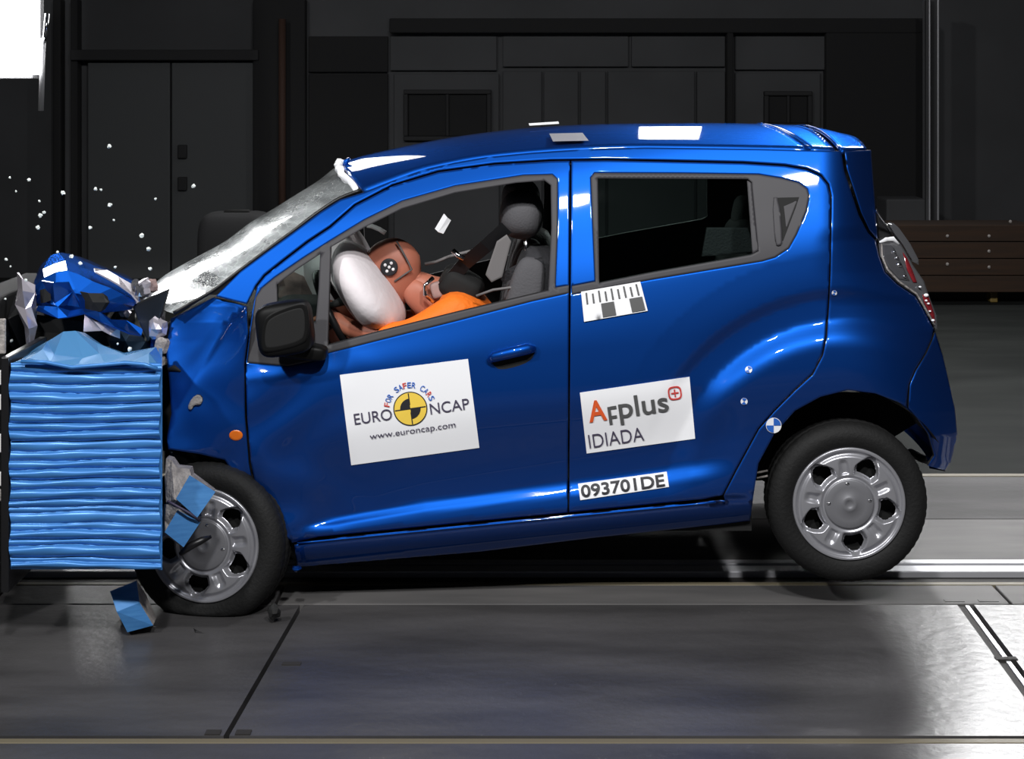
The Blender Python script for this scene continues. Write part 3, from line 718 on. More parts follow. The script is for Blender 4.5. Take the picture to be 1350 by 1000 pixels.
lowpoly('inner_wing', [[(60, 372, .12), (72, 376, .09), (86, 372, .10), (100, 378, .09)], [(66, 390, .13), (78, 392, .10), (88, 390, .11), (104, 392, .1)], [(62, 404, .12), (80, 408, .1), (92, 402, .1), (106, 404, .1)]], 'paint', CAR, .02, 21)
lowpoly('wing_rail', [[(112, 416, .10), (130, 422, .08), (145, 424, .09), (157, 432, .10)], [(114, 434, .10), (132, 438, .08), (148, 440, .08), (158, 442, .10)]], 'crumple_silver', CAR, .012, 12)
lowpoly('front_bumper', [[(22, 362, .10), (20, 384, .08), (25, 405, .07), (31, 428, .07), (37, 458, .08)], [(30, 364, .04), (31, 386, .0), (36, 404, .02), (38, 428, -.01), (39, 460, .02)],
                         [(40, 374, .06), (41, 388, .05), (42, 406, .02), (43, 428, .03), (42, 462, .03)], [(48, 380, .14), (50, 392, .12), (49, 410, .12), (47, 432, .14), (45, 455, .1)]], 'crumple_silver', CAR, .012, 5)
# black cowl corner and screen-base wreckage
panel('cowl_corner', [(174, 402), (222, 381), (214, 410), (205, 436), (195, 450), (188, 436)], lambda x, y: .10 + (222 - x) * .0008, 'black_plastic', CAR, step=8, thick=.03, roll=.006)
rnd = random.Random(4)
V = []; Fc = []
def chunk(name, c, s, m, parent, seed):
    r = random.Random(seed); bm = bmesh.new(); bmesh.ops.create_icosphere(bm, subdivisions=2, radius=1)
    for v in bm.verts:
        k_ = r.uniform(.65, 1.1); v.co = Vector((v.co.x * s[0] * k_, v.co.y * s[1] * k_, v.co.z * s[2] * k_))
    me = bpy.data.meshes.new(name); bm.to_mesh(me); bm.free(); me.materials.append(MATS[m])
    o = bpy.data.objects.new(name, me); COL.objects.link(o); o.location = c
    if parent: setpar(o, parent)
    return o
lowpoly('bonnet_void_sheet', [[(106, 386, .10), (118, 387, .085), (136, 386, .09), (143, 391, .10)], [(110, 396, .09), (124, 396, .07), (138, 397, .08), (141, 401, .1)], [(112, 407, .10), (122, 408, .08), (134, 407, .09), (139, 406, .1)]], 'black', CAR, .008, 61)  # black sheets on the bonnet side paint in its dark, unlit openings
lowpoly('bonnet_void_sheet', [[(52, 384, .10), (60, 382, .08), (67, 386, .09)], [(52, 398, .10), (60, 399, .08), (66, 396, .09)]], 'black', CAR, .006, 62)  # second black sheet, for the dark opening nearer the nose
chunk('engine_bay_wreckage', P(110, 425, .55), (.27, .36, .12), 'black', CAR, 1)
chunk('engine_bay_wreckage', P(180, 440, .35), (.12, .2, .12), 'black_plastic', CAR, 2)
chunk('engine_bay_wreckage', P(70, 395, .45), (.09, .25, .07), 'black_plastic', CAR, 6)
chunk('radiator_fragment', P(38, 430, .38), (.04, .3, .14), 'black_plastic', CAR, 8)
for i, (x, y, s_, m) in enumerate(((208, 432, .035, 'crumple_silver'), (214, 455, .03, 'core_grey'), (206, 470, .03, 'paint'), (213, 475, .022, 'core_grey'), (186, 384, .025, 'tail_dark'), (192, 379, .03, 'crumple_silver'), (201, 377, .022, 'dash_pink'),
                                   (180, 376, .02, 'tail_dark'), (64, 386, .018, 'chrome'), (75, 388, .014, 'chrome'), (165, 412, .022, 'crumple_silver'), (205, 455, .03, 'paint'), (212, 420, .02, 'crumple_silver'))):
    chunk('torn_scrap', P(x, y, .12 + .01 * i), (s_, s_, s_ * 1.3), m, CAR, 30 + i)
crumple_box = box('crushed_structure', (P(214, 0, .45).x, .45, .35), (P(330, 0, .45).x, 2 * YC - .3, P(0, 425, .45).z), 'black', CAR, .03)
panel('inner_wing_panel', [(206, 452), (224, 440), (300, 420), (320, 470), (322, 640), (300, 604), (215, 594), (208, 520)], lambda x, y: .33, 'black', CAR, step=14, thick=.02)
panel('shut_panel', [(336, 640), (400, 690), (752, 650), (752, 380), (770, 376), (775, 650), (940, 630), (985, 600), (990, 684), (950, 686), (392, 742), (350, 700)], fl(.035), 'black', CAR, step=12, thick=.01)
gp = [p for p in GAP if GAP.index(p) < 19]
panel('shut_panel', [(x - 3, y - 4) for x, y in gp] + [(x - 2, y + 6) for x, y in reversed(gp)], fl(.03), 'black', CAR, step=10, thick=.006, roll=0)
# black arch liner over the front wheel, torn
panel('arch_liner', [(222, 592), (250, 594), (296, 604), (318, 634), (334, 672), (345, 694), (362, 702), (380, 742), (370, 750), (350, 700), (322, 668), (300, 650), (282, 646), (262, 630), (230, 622), (226, 606)], lambda x, y: .06 + .02 * fnoise(x * 3, y * 3), 'black_plastic', CAR, step=7, thick=.2)
box('liner_clip', tuple(P(288, 624, .04)), tuple(P(299, 619, .05)), 'core_grey', CAR, .002)

# underbody, wheel wells, floor pan
box('floor_pan', (P(395, 0, .3).x, .10, .26), (P(980, 0, .3).x, 2 * YC - .10, .44), 'black', CAR)
box('bulkhead', (P(330, 0, .3).x, .14, .36), (P(392, 0, .3).x, 2 * YC - .14, .95), 'black', CAR)
box('luggage_floor', (P(985, 0, .3).x, .36, .50), (1.42, 2 * YC - .36, .80), 'black', CAR)
def well(name, cx, cy, r, y0, y1, a0, a1):
    V = []; Fc = []; n = 26
    for i in range(n + 1):
        a = math.radians(a0 + (a1 - a0) * i / n)
        for yy in (y0, y1):
            c = P(cx, cy, 0); V.append(Vector((c.x + r * math.cos(a), yy, c.z + r * math.sin(a))))
    c = len(V); V.append(Vector((P(cx, cy, 0).x, y1, P(cx, cy, 0).z)))
    for i in range(n):
        Fc.append((2 * i, 2 * i + 1, 2 * i + 3, 2 * i + 2)); Fc.append((2 * i + 1, c, 2 * i + 3))
    return raw(name, V, Fc, 'black', CAR)
well('wheel_well', 1118, 662, .385, .02, .34, 32, 182)
tube('exhaust_pipe', [P(1200, 596, .5), P(1215, 604, .42), P(1228, 608, .4)], .016, 'black_plastic', CAR)
tube('jacking_bracket', [P(975, 688, .14), P(976, 700, .14)], .010, 'black', CAR)
for q in ((1003, 622), (1003, 629)): tube('brake_line', [P(q[0] - 5, q[1] + 1, .08), P(q[0] + 9, q[1] - 2, .08)], .004, 'core_grey', CAR, 6)
tube('rear_axle', [P(1117, 662, .15), Vector((P(1117, 0, 0.15).x, 2 * YC - .15, P(1117, 662, .15).z))], .03, 'black', CAR)

# ------------------------------------------------------------------ wheels
def wheel(name, c, R, flat=None, steer=0.0, camber=0.0, spin=0.0, mirror=False):
    W = empty(name, c, CAR)
    M = Matrix.Rotation(steer, 3, 'Z') @ Matrix.Rotation(camber, 3, 'X')
    if mirror: M = M @ Matrix.Rotation(math.pi, 3, 'Z')
    prof = [(.190, .03), (.197, .012), (.204, .003), (.214, -.002), (.232, -.006), (.250, -.005), (.266, .004), (.276, .014), (.281, .022), (.284, .034), (.285, .05), (.280, .054), (.280, .060), (.2855, .064), (.2855, .098), (.280, .102), (.280, .108), (.285, .112), (.284, .128), (.278, .143), (.262, .158), (.225, .164), (.19, .15)]
    n = 180; V = []; Fc = []
    for i in range(n):
        a = 2 * math.pi * i / n
        for k_, (r, yy) in enumerate(prof):
            r = r * R / .285
            if 8 <= k_ <= 18 and i % 3 == 0: r -= .002
            v = M @ Vector((r * math.cos(a), yy, r * math.sin(a)))
            if flat is not None and v.z < flat:
                ov = flat - v.z; v.z = flat - ov * .04; v.y += -.35 * ov * (1 if yy < .08 else -1)
            V.append(v)
    m_ = len(prof)
    for i in range(n):
        for k_ in range(m_ - 1):
            Fc.append((i * m_ + k_, i * m_ + k_ + 1, ((i + 1) % n) * m_ + k_ + 1, ((i + 1) % n) * m_ + k_))
    t = raw('tyre', V, Fc, 'rubber', W, True); fix_normals(t)
    # hubcap: polar height field with five windows
    RR = .200; nr, na = 80, 420
    def hole(r, a):                                   # >0 inside a window
        d = (a - math.radians(-10) - spin + math.pi / 5) % (2 * math.pi / 5) - math.pi / 5
        t_ = d * r; wv = .033 + .38 * (r - .118)
        q = (r - .112, .174 - r - .8 * t_ * t_ / .04, wv - abs(t_))
        return -.0025 * math.log(sum(math.exp(-v / .0025) for v in q))
    def height(r, a):
        base = pchip([(0, .000), (.085, .000), (.092, .004), (.10, -.001), (.13, -.006), (.165, -.004), (.178, .006), (.184, .004), (.190, -.004), (.197, -.004), (.2, .006)], r)
        hv = hole(r, a); base += .022 * sstep(-.012, .004, hv)
        d = (a - math.radians(26) - spin + math.pi / 5) % (2 * math.pi / 5) - math.pi / 5      # scoop on each spoke
        s_ = d * r; sc = sstep(.102, .112, r) * (1 - sstep(.140, .165, r)) * (1 - sstep(.004, .022, abs(s_)))
        base += .012 * sc
        return base
    V = []; Fc = []
    for j in range(nr + 1):
        r = RR * (j / nr)
        for i in range(na):
            a = 2 * math.pi * i / na
            V.append(M @ Vector((r * math.cos(a), height(r, a) + .004, r * math.sin(a))))
    for j in range(nr):
        for i in range(na):
            r = RR * (j + .5) / nr; a = 2 * math.pi * (i + .5) / na
            if hole(r, a) < .003 and r > .084: Fc.append((j * na + i, j * na + (i + 1) % na, (j + 1) * na + (i + 1) % na, (j + 1) * na + i))
    h_ = raw('hubcap', V, Fc, 'hub_silver', W, True)
    # centre disc
    V = []; Fc = []; nd = 64
    for j, (r, yy) in enumerate(((.0, .001), (.012, .001), (.014, -.001), (.026, -.001), (.028, .001), (.06, .000), (.082, .001), (.088, .004), (.089, .012))):
        for i in range(nd):
            a = 2 * math.pi * i / nd; V.append(M @ Vector((r * math.cos(a), yy, r * math.sin(a))))
    for j in range(8):
        for i in range(nd): Fc.append((j * nd + i, j * nd + (i + 1) % nd, (j + 1) * nd + (i + 1) % nd, (j + 1) * nd + i))
    raw('hub_disc', V, Fc, 'hub_grey', W, True)
    for a in (96, 178, 10):
        a = math.radians(a) + spin
        blob('hub_notch', M @ Vector((.073 * math.cos(a), 0, .073 * math.sin(a))), (.008, .003, .005), 'chrome' if not mirror else 'hub_grey', W, nu=10, nv=6)
    V = [M @ Vector((.19 * math.cos(2 * math.pi * i / 48), .06, .19 * math.sin(2 * math.pi * i / 48))) for i in range(48)]
    raw('wheel_disc', V, [tuple(range(48))], 'black', W)
    for ch in W.children: ch.matrix_parent_inverse = Matrix.Identity(4)      # built in the wheel's own coordinates
    return W
cw = P(1120, 664.5, .02); wheel('rear_wheel', cw, .284)
wheel('rear_wheel', Vector((cw.x, 2 * YC - .02, cw.z)), .284, mirror=True)
cf = P(268, 719, -.02); wheel('front_wheel', cf, .284, flat=.004 - cf.z, steer=-.16, camber=-.05, spin=-.30)
wheel('front_wheel', Vector((cf.x - .1, 2 * YC - .02, .288)), .284, mirror=True)

# ------------------------------------------------------------------ door mirror
MR = empty('door_mirror', P(385, 450, -.05)); setpar(MR, CAR)
def madopt(o): return setpar(o, MR)
def mwarp(q): return Vector((q.x - q.z * .12, q.y, q.z + q.x * .16))
madopt(blob('housing', P(376, 432, -.075), (.097, .06, .092), 'mirror_black', None, (.45, .5), warp=mwarp))
madopt(panel('glass_rim', rounded([(345, 430), (352, 414), (395, 398), (406, 402), (408, 440), (400, 455), (350, 466), (343, 458)], 2), lambda x, y: -.137, 'mirror_black', None, step=8, thick=.03))
madopt(panel('mirror_glass', rounded([(349, 432), (355, 418), (393, 404), (402, 408), (403, 438), (397, 451), (354, 461), (348, 455)], 2), lambda x, y: -.140, 'black', None, step=8, thick=.004))
madopt(blob('bracket', P(400, 462, -.02), (.085, .045, .028), 'mirror_black', None, (.5, .5), (0, .12, 0)))
MR2 = blob('door_mirror', Vector((P(370, 0, 0).x, 2 * YC + .07, P(376, 432, -.07).z)), (.097, .06, .092), 'black_plastic', CAR, (.45, .5))

# ------------------------------------------------------------------ cards, lettering and targets on the flank
def nrm(a, b):
    L = math.hypot(b[0] - a[0], b[1] - a[1]); return ((b[0] - a[0]) / L, (b[1] - a[1]) / L)
cardA = [(448, 494), (617, 473), (632, 590), (463, 613)]
A = panel('test_card', cardA, fl(-.0035), 'white_card', CAR, step=8, thick=.003, roll=0, back='white_card'); tag(A, 'white card with a round yellow and black target emblem')
ux = nrm((463, 561), (617, 539)); uy = (ux[1], -ux[0]); lf = fl(0)
textmesh('lettering', 'EURO', (468, 559.5), ux, uy, 50, 14.5, lf, 'ink_soft', A, .007)
textmesh('lettering', 'NCAP', (568, 546), ux, uy, 52, 14.5, lf, 'ink_soft', A, .007)
textmesh('web_address', 'www.euroncap.com', (488, 579), ux, uy, 114, 8.0, lf, 'ink_soft', A, .007)
ec = (541, 538.5); er = 21.5
def disc(name, c, r, m, parent, lift, a0=0, a1=360, r0=0.0):
    n = max(6, int((a1 - a0) / 7)); ring = []
    for i in range(n + 1):
        a = math.radians(a0 + (a1 - a0) * i / n); ring.append((c[0] + (ux[0] * math.cos(a) + uy[0] * math.sin(a)) * r, c[1] + (ux[1] * math.cos(a) + uy[1] * math.sin(a)) * r))
    full = a1 - a0 >= 360
    V = [P(x, y, body_y(x, y) - lift) for x, y in ring]; 
    if r0:
        V += [P(c[0] + (x - c[0]) * r0 / r, c[1] + (y - c[1]) * r0 / r, body_y(x, y) - lift) for x, y in ring]
        return fix_y(raw(name, V, [(i, i + 1, n + 2 + i, n + 1 + i) for i in range(n)], m, parent))
    V.append(P(c[0], c[1], body_y(*c) - lift))
    return fix_y(raw(name, V, [(i, i + 1, n + 1) for i in range(n)], m, parent))
def fix_y(o):
    if o.data.polygons[0].normal.y > 0: o.data.flip_normals()
    return o
disc('emblem_rim', ec, er + 1.0, 'ink', A, .0055)
disc('emblem_disc', ec, er - .4, 'yellow', A, .0065)
disc('emblem_quadrant', ec, 13.5, 'ink', A, .0075, 90, 180)
disc('emblem_quadrant', ec, 13.5, 'ink', A, .0075, 270, 360)
for d in ((1, 0), (0, 1)):
    a = (ux[0] * d[0] + uy[0] * d[1], ux[1] * d[0] + uy[1] * d[1]); b = (-a[1], a[0]); V = []
    for s1, s2 in ((-1, -1), (1, -1), (1, 1), (-1, 1)):
        x = ec[0] + a[0] * s1 * (er - 1) + b[0] * s2 * .7; y = ec[1] + a[1] * s1 * (er - 1) + b[1] * s2 * .7; V.append(P(x, y, body_y(x, y) - .0078))
    fix_y(raw('emblem_cross', V, [(0, 1, 2, 3)], 'ink', A))
s_ = 'FOR SAFER CARS'
for i, ch in enumerate(s_):
    if ch == ' ': continue
    th = math.radians(162 - 144 * i / (len(s_) - 1))
    rd_ = er + 6.0
    o_ = (ec[0] + (ux[0] * math.cos(th) + uy[0] * math.sin(th)) * rd_, ec[1] + (ux[1] * math.cos(th) + uy[1] * math.sin(th)) * rd_)
    tx = (ux[0] * math.sin(th) - uy[0] * math.cos(th), ux[1] * math.sin(th) - uy[1] * math.cos(th)); ty = (tx[1], -tx[0])
    textmesh('motto_letter', ch, (o_[0] - tx[0] * 2.6, o_[1] - tx[1] * 2.6), tx, ty, 5.0, 7.5, lf, 'blue_ink' if i % 3 else 'red_ink', A, .007, .01)

cardB = [(764.5, 517.5), (909, 496.5), (916.5, 578), (773.5, 597.5)]
B = panel('sponsor_card', cardB, fl(-.0035), 'white_card', CAR, step=8, thick=.003, roll=0, back='white_card'); tag(B, 'white card with an orange and grey logo')
ux = nrm(cardB[0], cardB[1]); uy = (ux[1], -ux[0])
def at(u, v): return (cardB[3][0] + ux[0] * u + uy[0] * v, cardB[3][1] + ux[1] * u + uy[1] * v)
textmesh('lettering', 'A', at(9.5, 40.5), ux, uy, 24, 27, lf, 'orange_red', B, .007, .02)
for q in ((35.5, 39.6, 33, 56.5), (39.6, 47.5, 52.8, 56.8), (39.6, 46.5, 40.5, 44.3)):
    panel('lettering', [at(q[0], q[2]), at(q[1], q[2]), at(q[1], q[3]), at(q[0], q[3])], fl(-.0065), 'ink_grey', B, step=4, thick=.001, roll=0, back='ink_grey')
textmesh('lettering', 'plus', at(50, 40), ux, uy, 66, 27, lf, 'ink_grey', B, .007, .012)
textmesh('lettering', 'IDIADA', at(5, 6), ux, uy, 73, 18.5, lf, 'ink_soft', B, .007, -.006)
c = at(126.5, 62)
def rsq(r, p=3.2): return [(c[0] + (ux[0] * a_ + uy[0] * b_), c[1] + (ux[1] * a_ + uy[1] * b_)) for a_, b_ in [(math.copysign(abs(math.cos(t)) ** (2 / p), math.cos(t)) * r, math.copysign(abs(math.sin(t)) ** (2 / p), math.sin(t)) * r) for t in [i * math.pi / 14 for i in range(28)]]]
panel('plus_mark', rsq(9), fl(-.0065), 'red_ink', B, [rsq(7)], step=4, thick=.001, roll=0, back='red_ink')
for d in ((1, 0), (0, 1)):
    a = (ux[0] * d[0] + uy[0] * d[1], ux[1] * d[0] + uy[1] * d[1]); b = (-a[1], a[0])
    panel('plus_mark', [(c[0] + a[0] * s1 * 5 + b[0] * s2, c[1] + a[1] * s1 * 5 + b[1] * s2) for s1, s2 in ((-1, -.9), (1, -.9), (1, .9), (-1, .9))], fl(-.0065), 'red_ink', B, step=4, thick=.001, roll=0, back='red_ink')

cardC = [(762, 637.5), (879, 621.5), (882, 641.5), (765, 659)]
Cc = panel('number_label', cardC, fl(-.0035), 'white_card', CAR, step=10, thick=.003, roll=0, back='white_card'); tag(Cc, 'white label with bold black test number')
ux = nrm(cardC[0], cardC[1]); uy = (ux[1], -ux[0])
textmesh('lettering', '093701DE', (767, 655), ux, uy, 111, 15.5, lf, 'ink', Cc, .007, .022)

cardD = [(766, 384.5), (844, 371), (854, 409.5), (770, 424)]
Dd = panel('scale_strip', cardD, fl(-.0055), 'white_card', CAR, step=8, thick=.003, roll=0, back='white_card'); tag(Dd, 'white scale strip with grey squares and ticks')
def bil(u, v):
    a, b, c_, d = cardD; return tuple(a[k] * (1 - u) * (1 - v) + b[k] * u * (1 - v) + c_[k] * u * v + d[k] * (1 - u) * v for k in (0, 1))
def mark(n_, u0, u1, v0, v1, m): panel(n_, [bil(u0, v0), bil(u1, v0), bil(u1, v1), bil(u0, v1)], fl(-.0085), m, Dd, step=6, thick=.001, roll=0, back=m)
for u0, u1 in ((.30, .51), (.76, .97)): mark('grey_square', u0, u1, .50, .96, 'ink_grey')
for i in range(9): mark('tick_mark', .07 + i * .105, .07 + i * .105 + .028, .06 if i % 2 == 0 else .12, .44, 'ink_grey')
# quadrant targets
ux = (1, 0); uy = (0, -1)
def target(c, r, rot):
    t = disc('target_marker', c, r, 'white_card', CAR, .003)
    for k_ in (0, 180): disc('target_quadrant', c, r * .93, 'blue_ink', t, .005, rot + k_, rot + k_ + 90)
target((1020, 560.5), 10.2, 0); target((987, 487), 4.6, 20); target((981, 529), 4.6, 40); target((1100, 386), 3.4, 30)

# ------------------------------------------------------------------ cabin
def seat(yc):
    T = empty('seat', (0.0, yc, .5)); setpar(T, CAR)
    def ad(o): setpar(o, T)
    y0 = .42
    ad(blob('cushion', (-.24, yc, .60), (.27, .25, .10), 'seat_cloth', None, (.4, .5), (0, .10, 0)))
    ad(blob('backrest', (.055, yc, .92), (.085, .235, .33), 'seat_cloth', None, (.5, .55), (0, .16, 0)))
    for s in (-1, 1): ad(blob('bolster', (.02, yc + s * .20, .94), (.07, .055, .29), 'headrest_cloth', None, (.6, .7), (0, .20, 0)))
    ad(blob('head_restraint', (.036, yc, 1.365), (.083, .13, .092), 'headrest_cloth', None, (.85, .8), (0, .1, 0)))
    for s in (-1, 1): ad(tube('restraint_post', [(.06, yc + s * .06, 1.16), (.05, yc + s * .06, 1.30)], .008, 'chrome'))
    return T
seat(.42); seat(1.14)
# rear bench
RB = empty('rear_bench', (.9, YC, .5)); setpar(RB, CAR)
def rad(o): setpar(o, RB)
rad(blob('cushion', (.62, YC, .68), (.26, .58, .10), 'seat_cloth', None, (.4, .4), (0, .05, 0)))
rad(blob('backrest', (.93, YC, 1.0), (.075, .60, .30), 'seat_cloth', None, (.4, .35), (0, .22, 0)))
for yy in (.46, 1.1): rad(blob('head_restraint', (.99, yy, 1.315), (.055, .125, .07), 'seat_cloth', None, (.6, .6), (0, .2, 0)))
rad(panel('parcel_cover', [(925, 338), (932, 300), (985, 300), (998, 332)], lambda x, y: .34, 'seat_cloth', None, step=10, thick=.02))
# dashboard, wheel, airbags
DB = empty('dashboard', (-.95, YC, .7)); setpar(DB, CAR)
def dad(o): setpar(o, DB)
dad(blob('dash_body', (-.93, YC, .86), (.20, .60, .16), 'dash', None, (.35, .4)))
dad(chunk('broken_dash_cover', P(385, 385, .75), (.085, .15, .10), 'dash_pink', None, 44))
dad(blob('instrument_hood', (-.80, .42, 1.0), (.10, .17, .05), 'dash', None, (.5, .5)))
ctr = Vector((-.66, .42, .99)); R_ = Matrix.Rotation(math.radians(62), 3, 'Y')
SW = tube('steering_wheel', [ctr + R_ @ Vector((.17 * math.cos(i * math.pi / 18), .17 * math.sin(i * math.pi / 18), 0)) for i in range(36)], .014, 'black_plastic', CAR, 8, True)
tube('steering_column', [ctr + R_ @ Vector((0, 0, -.02)), ctr + R_ @ Vector((0, 0, -.25))], .04, 'black_plastic', SW)
tube('control_stalk', [P(424, 407, .30), P(438, 402, .28), P(453, 396, .27)], [.016, .012, .018], 'black', SW, 8)
def awarp(q): return Vector((q.x * (1 - .10 * q.z / .2), q.y, q.z * (1 + .06 * math.sin(q.x * 30))))
AB = blob('driver_airbag', P(483, 379, .40), (.090, .28, .190), 'airbag', CAR, (.85, .9), (0, -.62, 0), 40, 24, awarp); tag(AB, 'inflated off-white airbag')
blob('passenger_airbag', P(452, 374, .92), (.15, .26, .27), 'airbag', CAR, (.8, .8), (0, -.3, 0), 32, 20)
blob('passenger_airbag_lobe', P(408, 350, .95), (.12, .22, .12), 'airbag', CAR, (.8, .8), (0, .4, 0), 24, 16)
tube('grab_handle', [P(484, 297, .95), P(490, 298, .95), P(500, 302, .95), P(508, 307, .95)], .010, 'white_card', CAR)
# belts
def strap(name, pts, w_, m, par):
    V = []; 
    for i, p in enumerate(pts):
        p = Vector(p); a = Vector(pts[max(0, i - 1)]); b = Vector(pts[min(len(pts) - 1, i + 1)]); t = (b - a).normalized()
        n_ = t.cross(Vector((0, 1, .25))).normalized(); V += [p + n_ * w_, p - n_ * w_]
    o = raw(name, V, [(2 * i, 2 * i + 1, 2 * i + 3, 2 * i + 2) for i in range(len(pts) - 1)], m, par)
    md = o.modifiers.new('thick', 'SOLIDIFY'); md.thickness = .004
    return o
strap('seat_belt', [P(668, 300, .24), P(640, 325, .26), P(612, 348, .30), P(585, 380, .32)], .026, 'black_plastic', CAR)
tube('belt_buckle', [P(597, 330, .28), P(604, 337, .27), P(612, 341, .27)], .010, 'chrome', CAR, 6)
tube('belt_wire', [P(628, 390, .20), P(650, 382, .19), P(672, 379, .19), P(704, 384, .19)], .005, 'seat_grey', CAR, 6)
panel('lap_strap', [(640, 362), (655, 318), (668, 309), (674, 318), (662, 365), (648, 372)], lambda x, y: .21, 'seat_grey', CAR, step=8, thick=.02)
strap('rear_belt', [P(716, 345, .2), P(690, 352, .22), P(660, 368, .25)], .02, 'seat_cloth', CAR)

# ------------------------------------------------------------------ crash-test dummy in the driver's seat
DM = empty('crash_test_dummy', (-.2, .42, .70)); tag(DM, 'crash-test dummy in orange shirt, head pressed into the white airbag', 'dummy')
def dummy_ad(o): return adopt(DM, o)
def skin(name, pts, edges, m, lv=2):
    me = bpy.data.meshes.new(name); me.from_pydata([p[0] for p in pts], edges, []); me.update(); me.materials.append(MATS[m])
    o = bpy.data.objects.new(name, me); COL.objects.link(o)
    md = o.modifiers.new('skin', 'SKIN'); md.use_smooth_shade = True
    for i, p in enumerate(pts):
        r_ = p[1] if isinstance(p[1], tuple) else (p[1], p[1])
        me.skin_vertices[0].data[i].radius = r_
    me.skin_vertices[0].data[0].use_root = True
    s = o.modifiers.new('sub', 'SUBSURF'); s.levels = lv; s.render_levels = lv
    return o
yd = .42
bp_ = [((-.12, yd, .74), (.13, .16)), ((-.15, yd, .86), (.11, .14)), ((-.20, yd, .97), (.11, .16)), ((-.255, yd, 1.05), (.06, .08)), ((-.32, yd, 1.085), .055), ((-.40, yd, 1.12), .06),
       ((-.22, yd - .18, 1.02), .052), ((-.37, yd - .22, .93), .045), ((-.58, yd - .16, .95), .036), ((-.66, yd - .12, .99), .03),
       ((-.22, yd + .18, 1.02), .052), ((-.37, yd + .22, .93), .045), ((-.58, yd + .16, .95), .036), ((-.66, yd + .12, .99), .03),
       ((-.22, yd - .10, .70), .085), ((-.58, yd - .12, .74), .06), ((-.78, yd - .12, .46), .045), ((-.22, yd + .10, .70), .085), ((-.58, yd + .12, .74), .06), ((-.78, yd + .12, .46), .045)]
be = [(0, 1), (1, 2), (2, 3), (3, 4), (4, 5), (2, 6), (6, 7), (7, 8), (8, 9), (2, 10), (10, 11), (11, 12), (12, 13), (0, 14), (14, 15), (15, 16), (0, 17), (17, 18), (18, 19)]
for wr, sg in ((9, -1), (13, 1)):                     # palm, four curled fingers and a thumb closing on the rim
    wp = Vector(bp_[wr][0]); pi_ = len(bp_)
    bp_.append((tuple(wp + Vector((-.045, -.01 * sg, .02))), (.026, .014))); be.append((wr, pi_))
    for f_ in range(4):
        b_ = wp + Vector((-.085, (-.030 + .02 * f_) * sg, .035)); L_ = (.030, .034, .032, .025)[f_]; k_ = len(bp_)
        bp_ += [(tuple(b_), .009), (tuple(b_ + Vector((-L_, 0, -.004))), .0085), (tuple(b_ + Vector((-L_ - .008, 0, -.004 - L_ * .8))), .008)]
        be += [(pi_, k_), (k_, k_ + 1), (k_ + 1, k_ + 2)]
    k_ = len(bp_); b_ = wp + Vector((-.05, .035 * sg, .01))
    bp_ += [(tuple(b_), .010), (tuple(b_ + Vector((-.03, .012 * sg, -.012))), .009)]; be += [(pi_, k_), (k_, k_ + 1)]
dummy_ad(skin('body', bp_, be, 'dummy_skin'))
def hwarp(q):                                         # skull: fuller behind, jaw narrowing down-left, brow and nose
    k_ = 1 - .22 * max(0, -q.z) / .12
    x = q.x * k_ - .02 * max(0, -q.z) / .12
    if q.x < -.07 and abs(q.y) < .025 and -.04 < q.z < .03: x -= .022 * (1 - abs(q.y) / .025)
    return Vector((x, q.y * k_, q.z))
hc_ = P(520, 357, .42)
dummy_ad(blob('head', hc_, (.112, .078, .125), 'dummy_skin', None, (.9, .9), (0, -.55, 0), 36, 24, hwarp))
dummy_ad(blob('neck', P(556, 393, .40), (.055, .05, .085), 'dummy_skin', None, (.8, .8), (0, -.7, 0)))
yh = .42 - .083
dummy_ad(fix_normals(blob('head_target', P(513, 352, yh), (.033, .033, .006), 'ink', None, (.3, 1), (math.pi / 2, 0, 0), nu=24, nv=8)))
for a in range(5):
    dummy_ad(blob('target_dot', P(513 + (6 if a else 0) * math.cos(a * 1.57 + .5), 352 + (6 if a else 0) * math.sin(a * 1.57 + .5), yh - .007), (.006, .002, .006), 'white_card', None, nu=10, nv=6))
dummy_ad(tube('skull_seam', [P(523, 318, .36), P(530, 330, .345), P(538, 345, .342), (P(543, 355, .345)), P(533, 362, .345), P(520, 371, .345)], .0035, 'ink_grey'))
sp_ = [((-.10, yd, .73), (.15, .19)), ((-.14, yd, .86), (.13, .17)), ((-.20, yd, .97), (.12, .19)), ((-.245, yd, 1.03), (.09, .12)),
       ((-.22, yd - .185, 1.02), .072), ((-.31, yd - .215, .965), .068), ((-.40, yd - .225, .93), .062), ((-.50, yd - .2, .94), .058),
       ((-.22, yd + .185, 1.02), .072), ((-.31, yd + .215, .965), .068), ((-.40, yd + .225, .93), .062)]
se = [(0, 1), (1, 2), (2, 3), (2, 4), (4, 5), (5, 6), (6, 7), (2, 8), (8, 9), (9, 10)]
sh = dummy_ad(skin('shirt', sp_, se, 'shirt')); sh['label'] = 'orange shirt'
dummy_ad(blob('spine_box', P(608, 376, .40), (.085, .11, .060), 'black', None, (.55, .5), (0, .5, 0)))
dummy_ad(tube('neck_bracket', [P(571, 366, .33), P(560, 376, .31), P(560, 388, .31), P(572, 398, .31)], .008, 'chrome'))
dummy_ad(blob('load_cell', P(576, 382, .34), (.022, .02, .03), 'dash_pink', None, (.4, .4), (0, -.3, 0)))
dummy_ad(tube('sensor_cable', [P(560, 348, .42), P(575, 345, .42), P(592, 338, .4), P(640, 326, .4), P(650, 324, .4)], .006, 'seat_grey', None, 6))

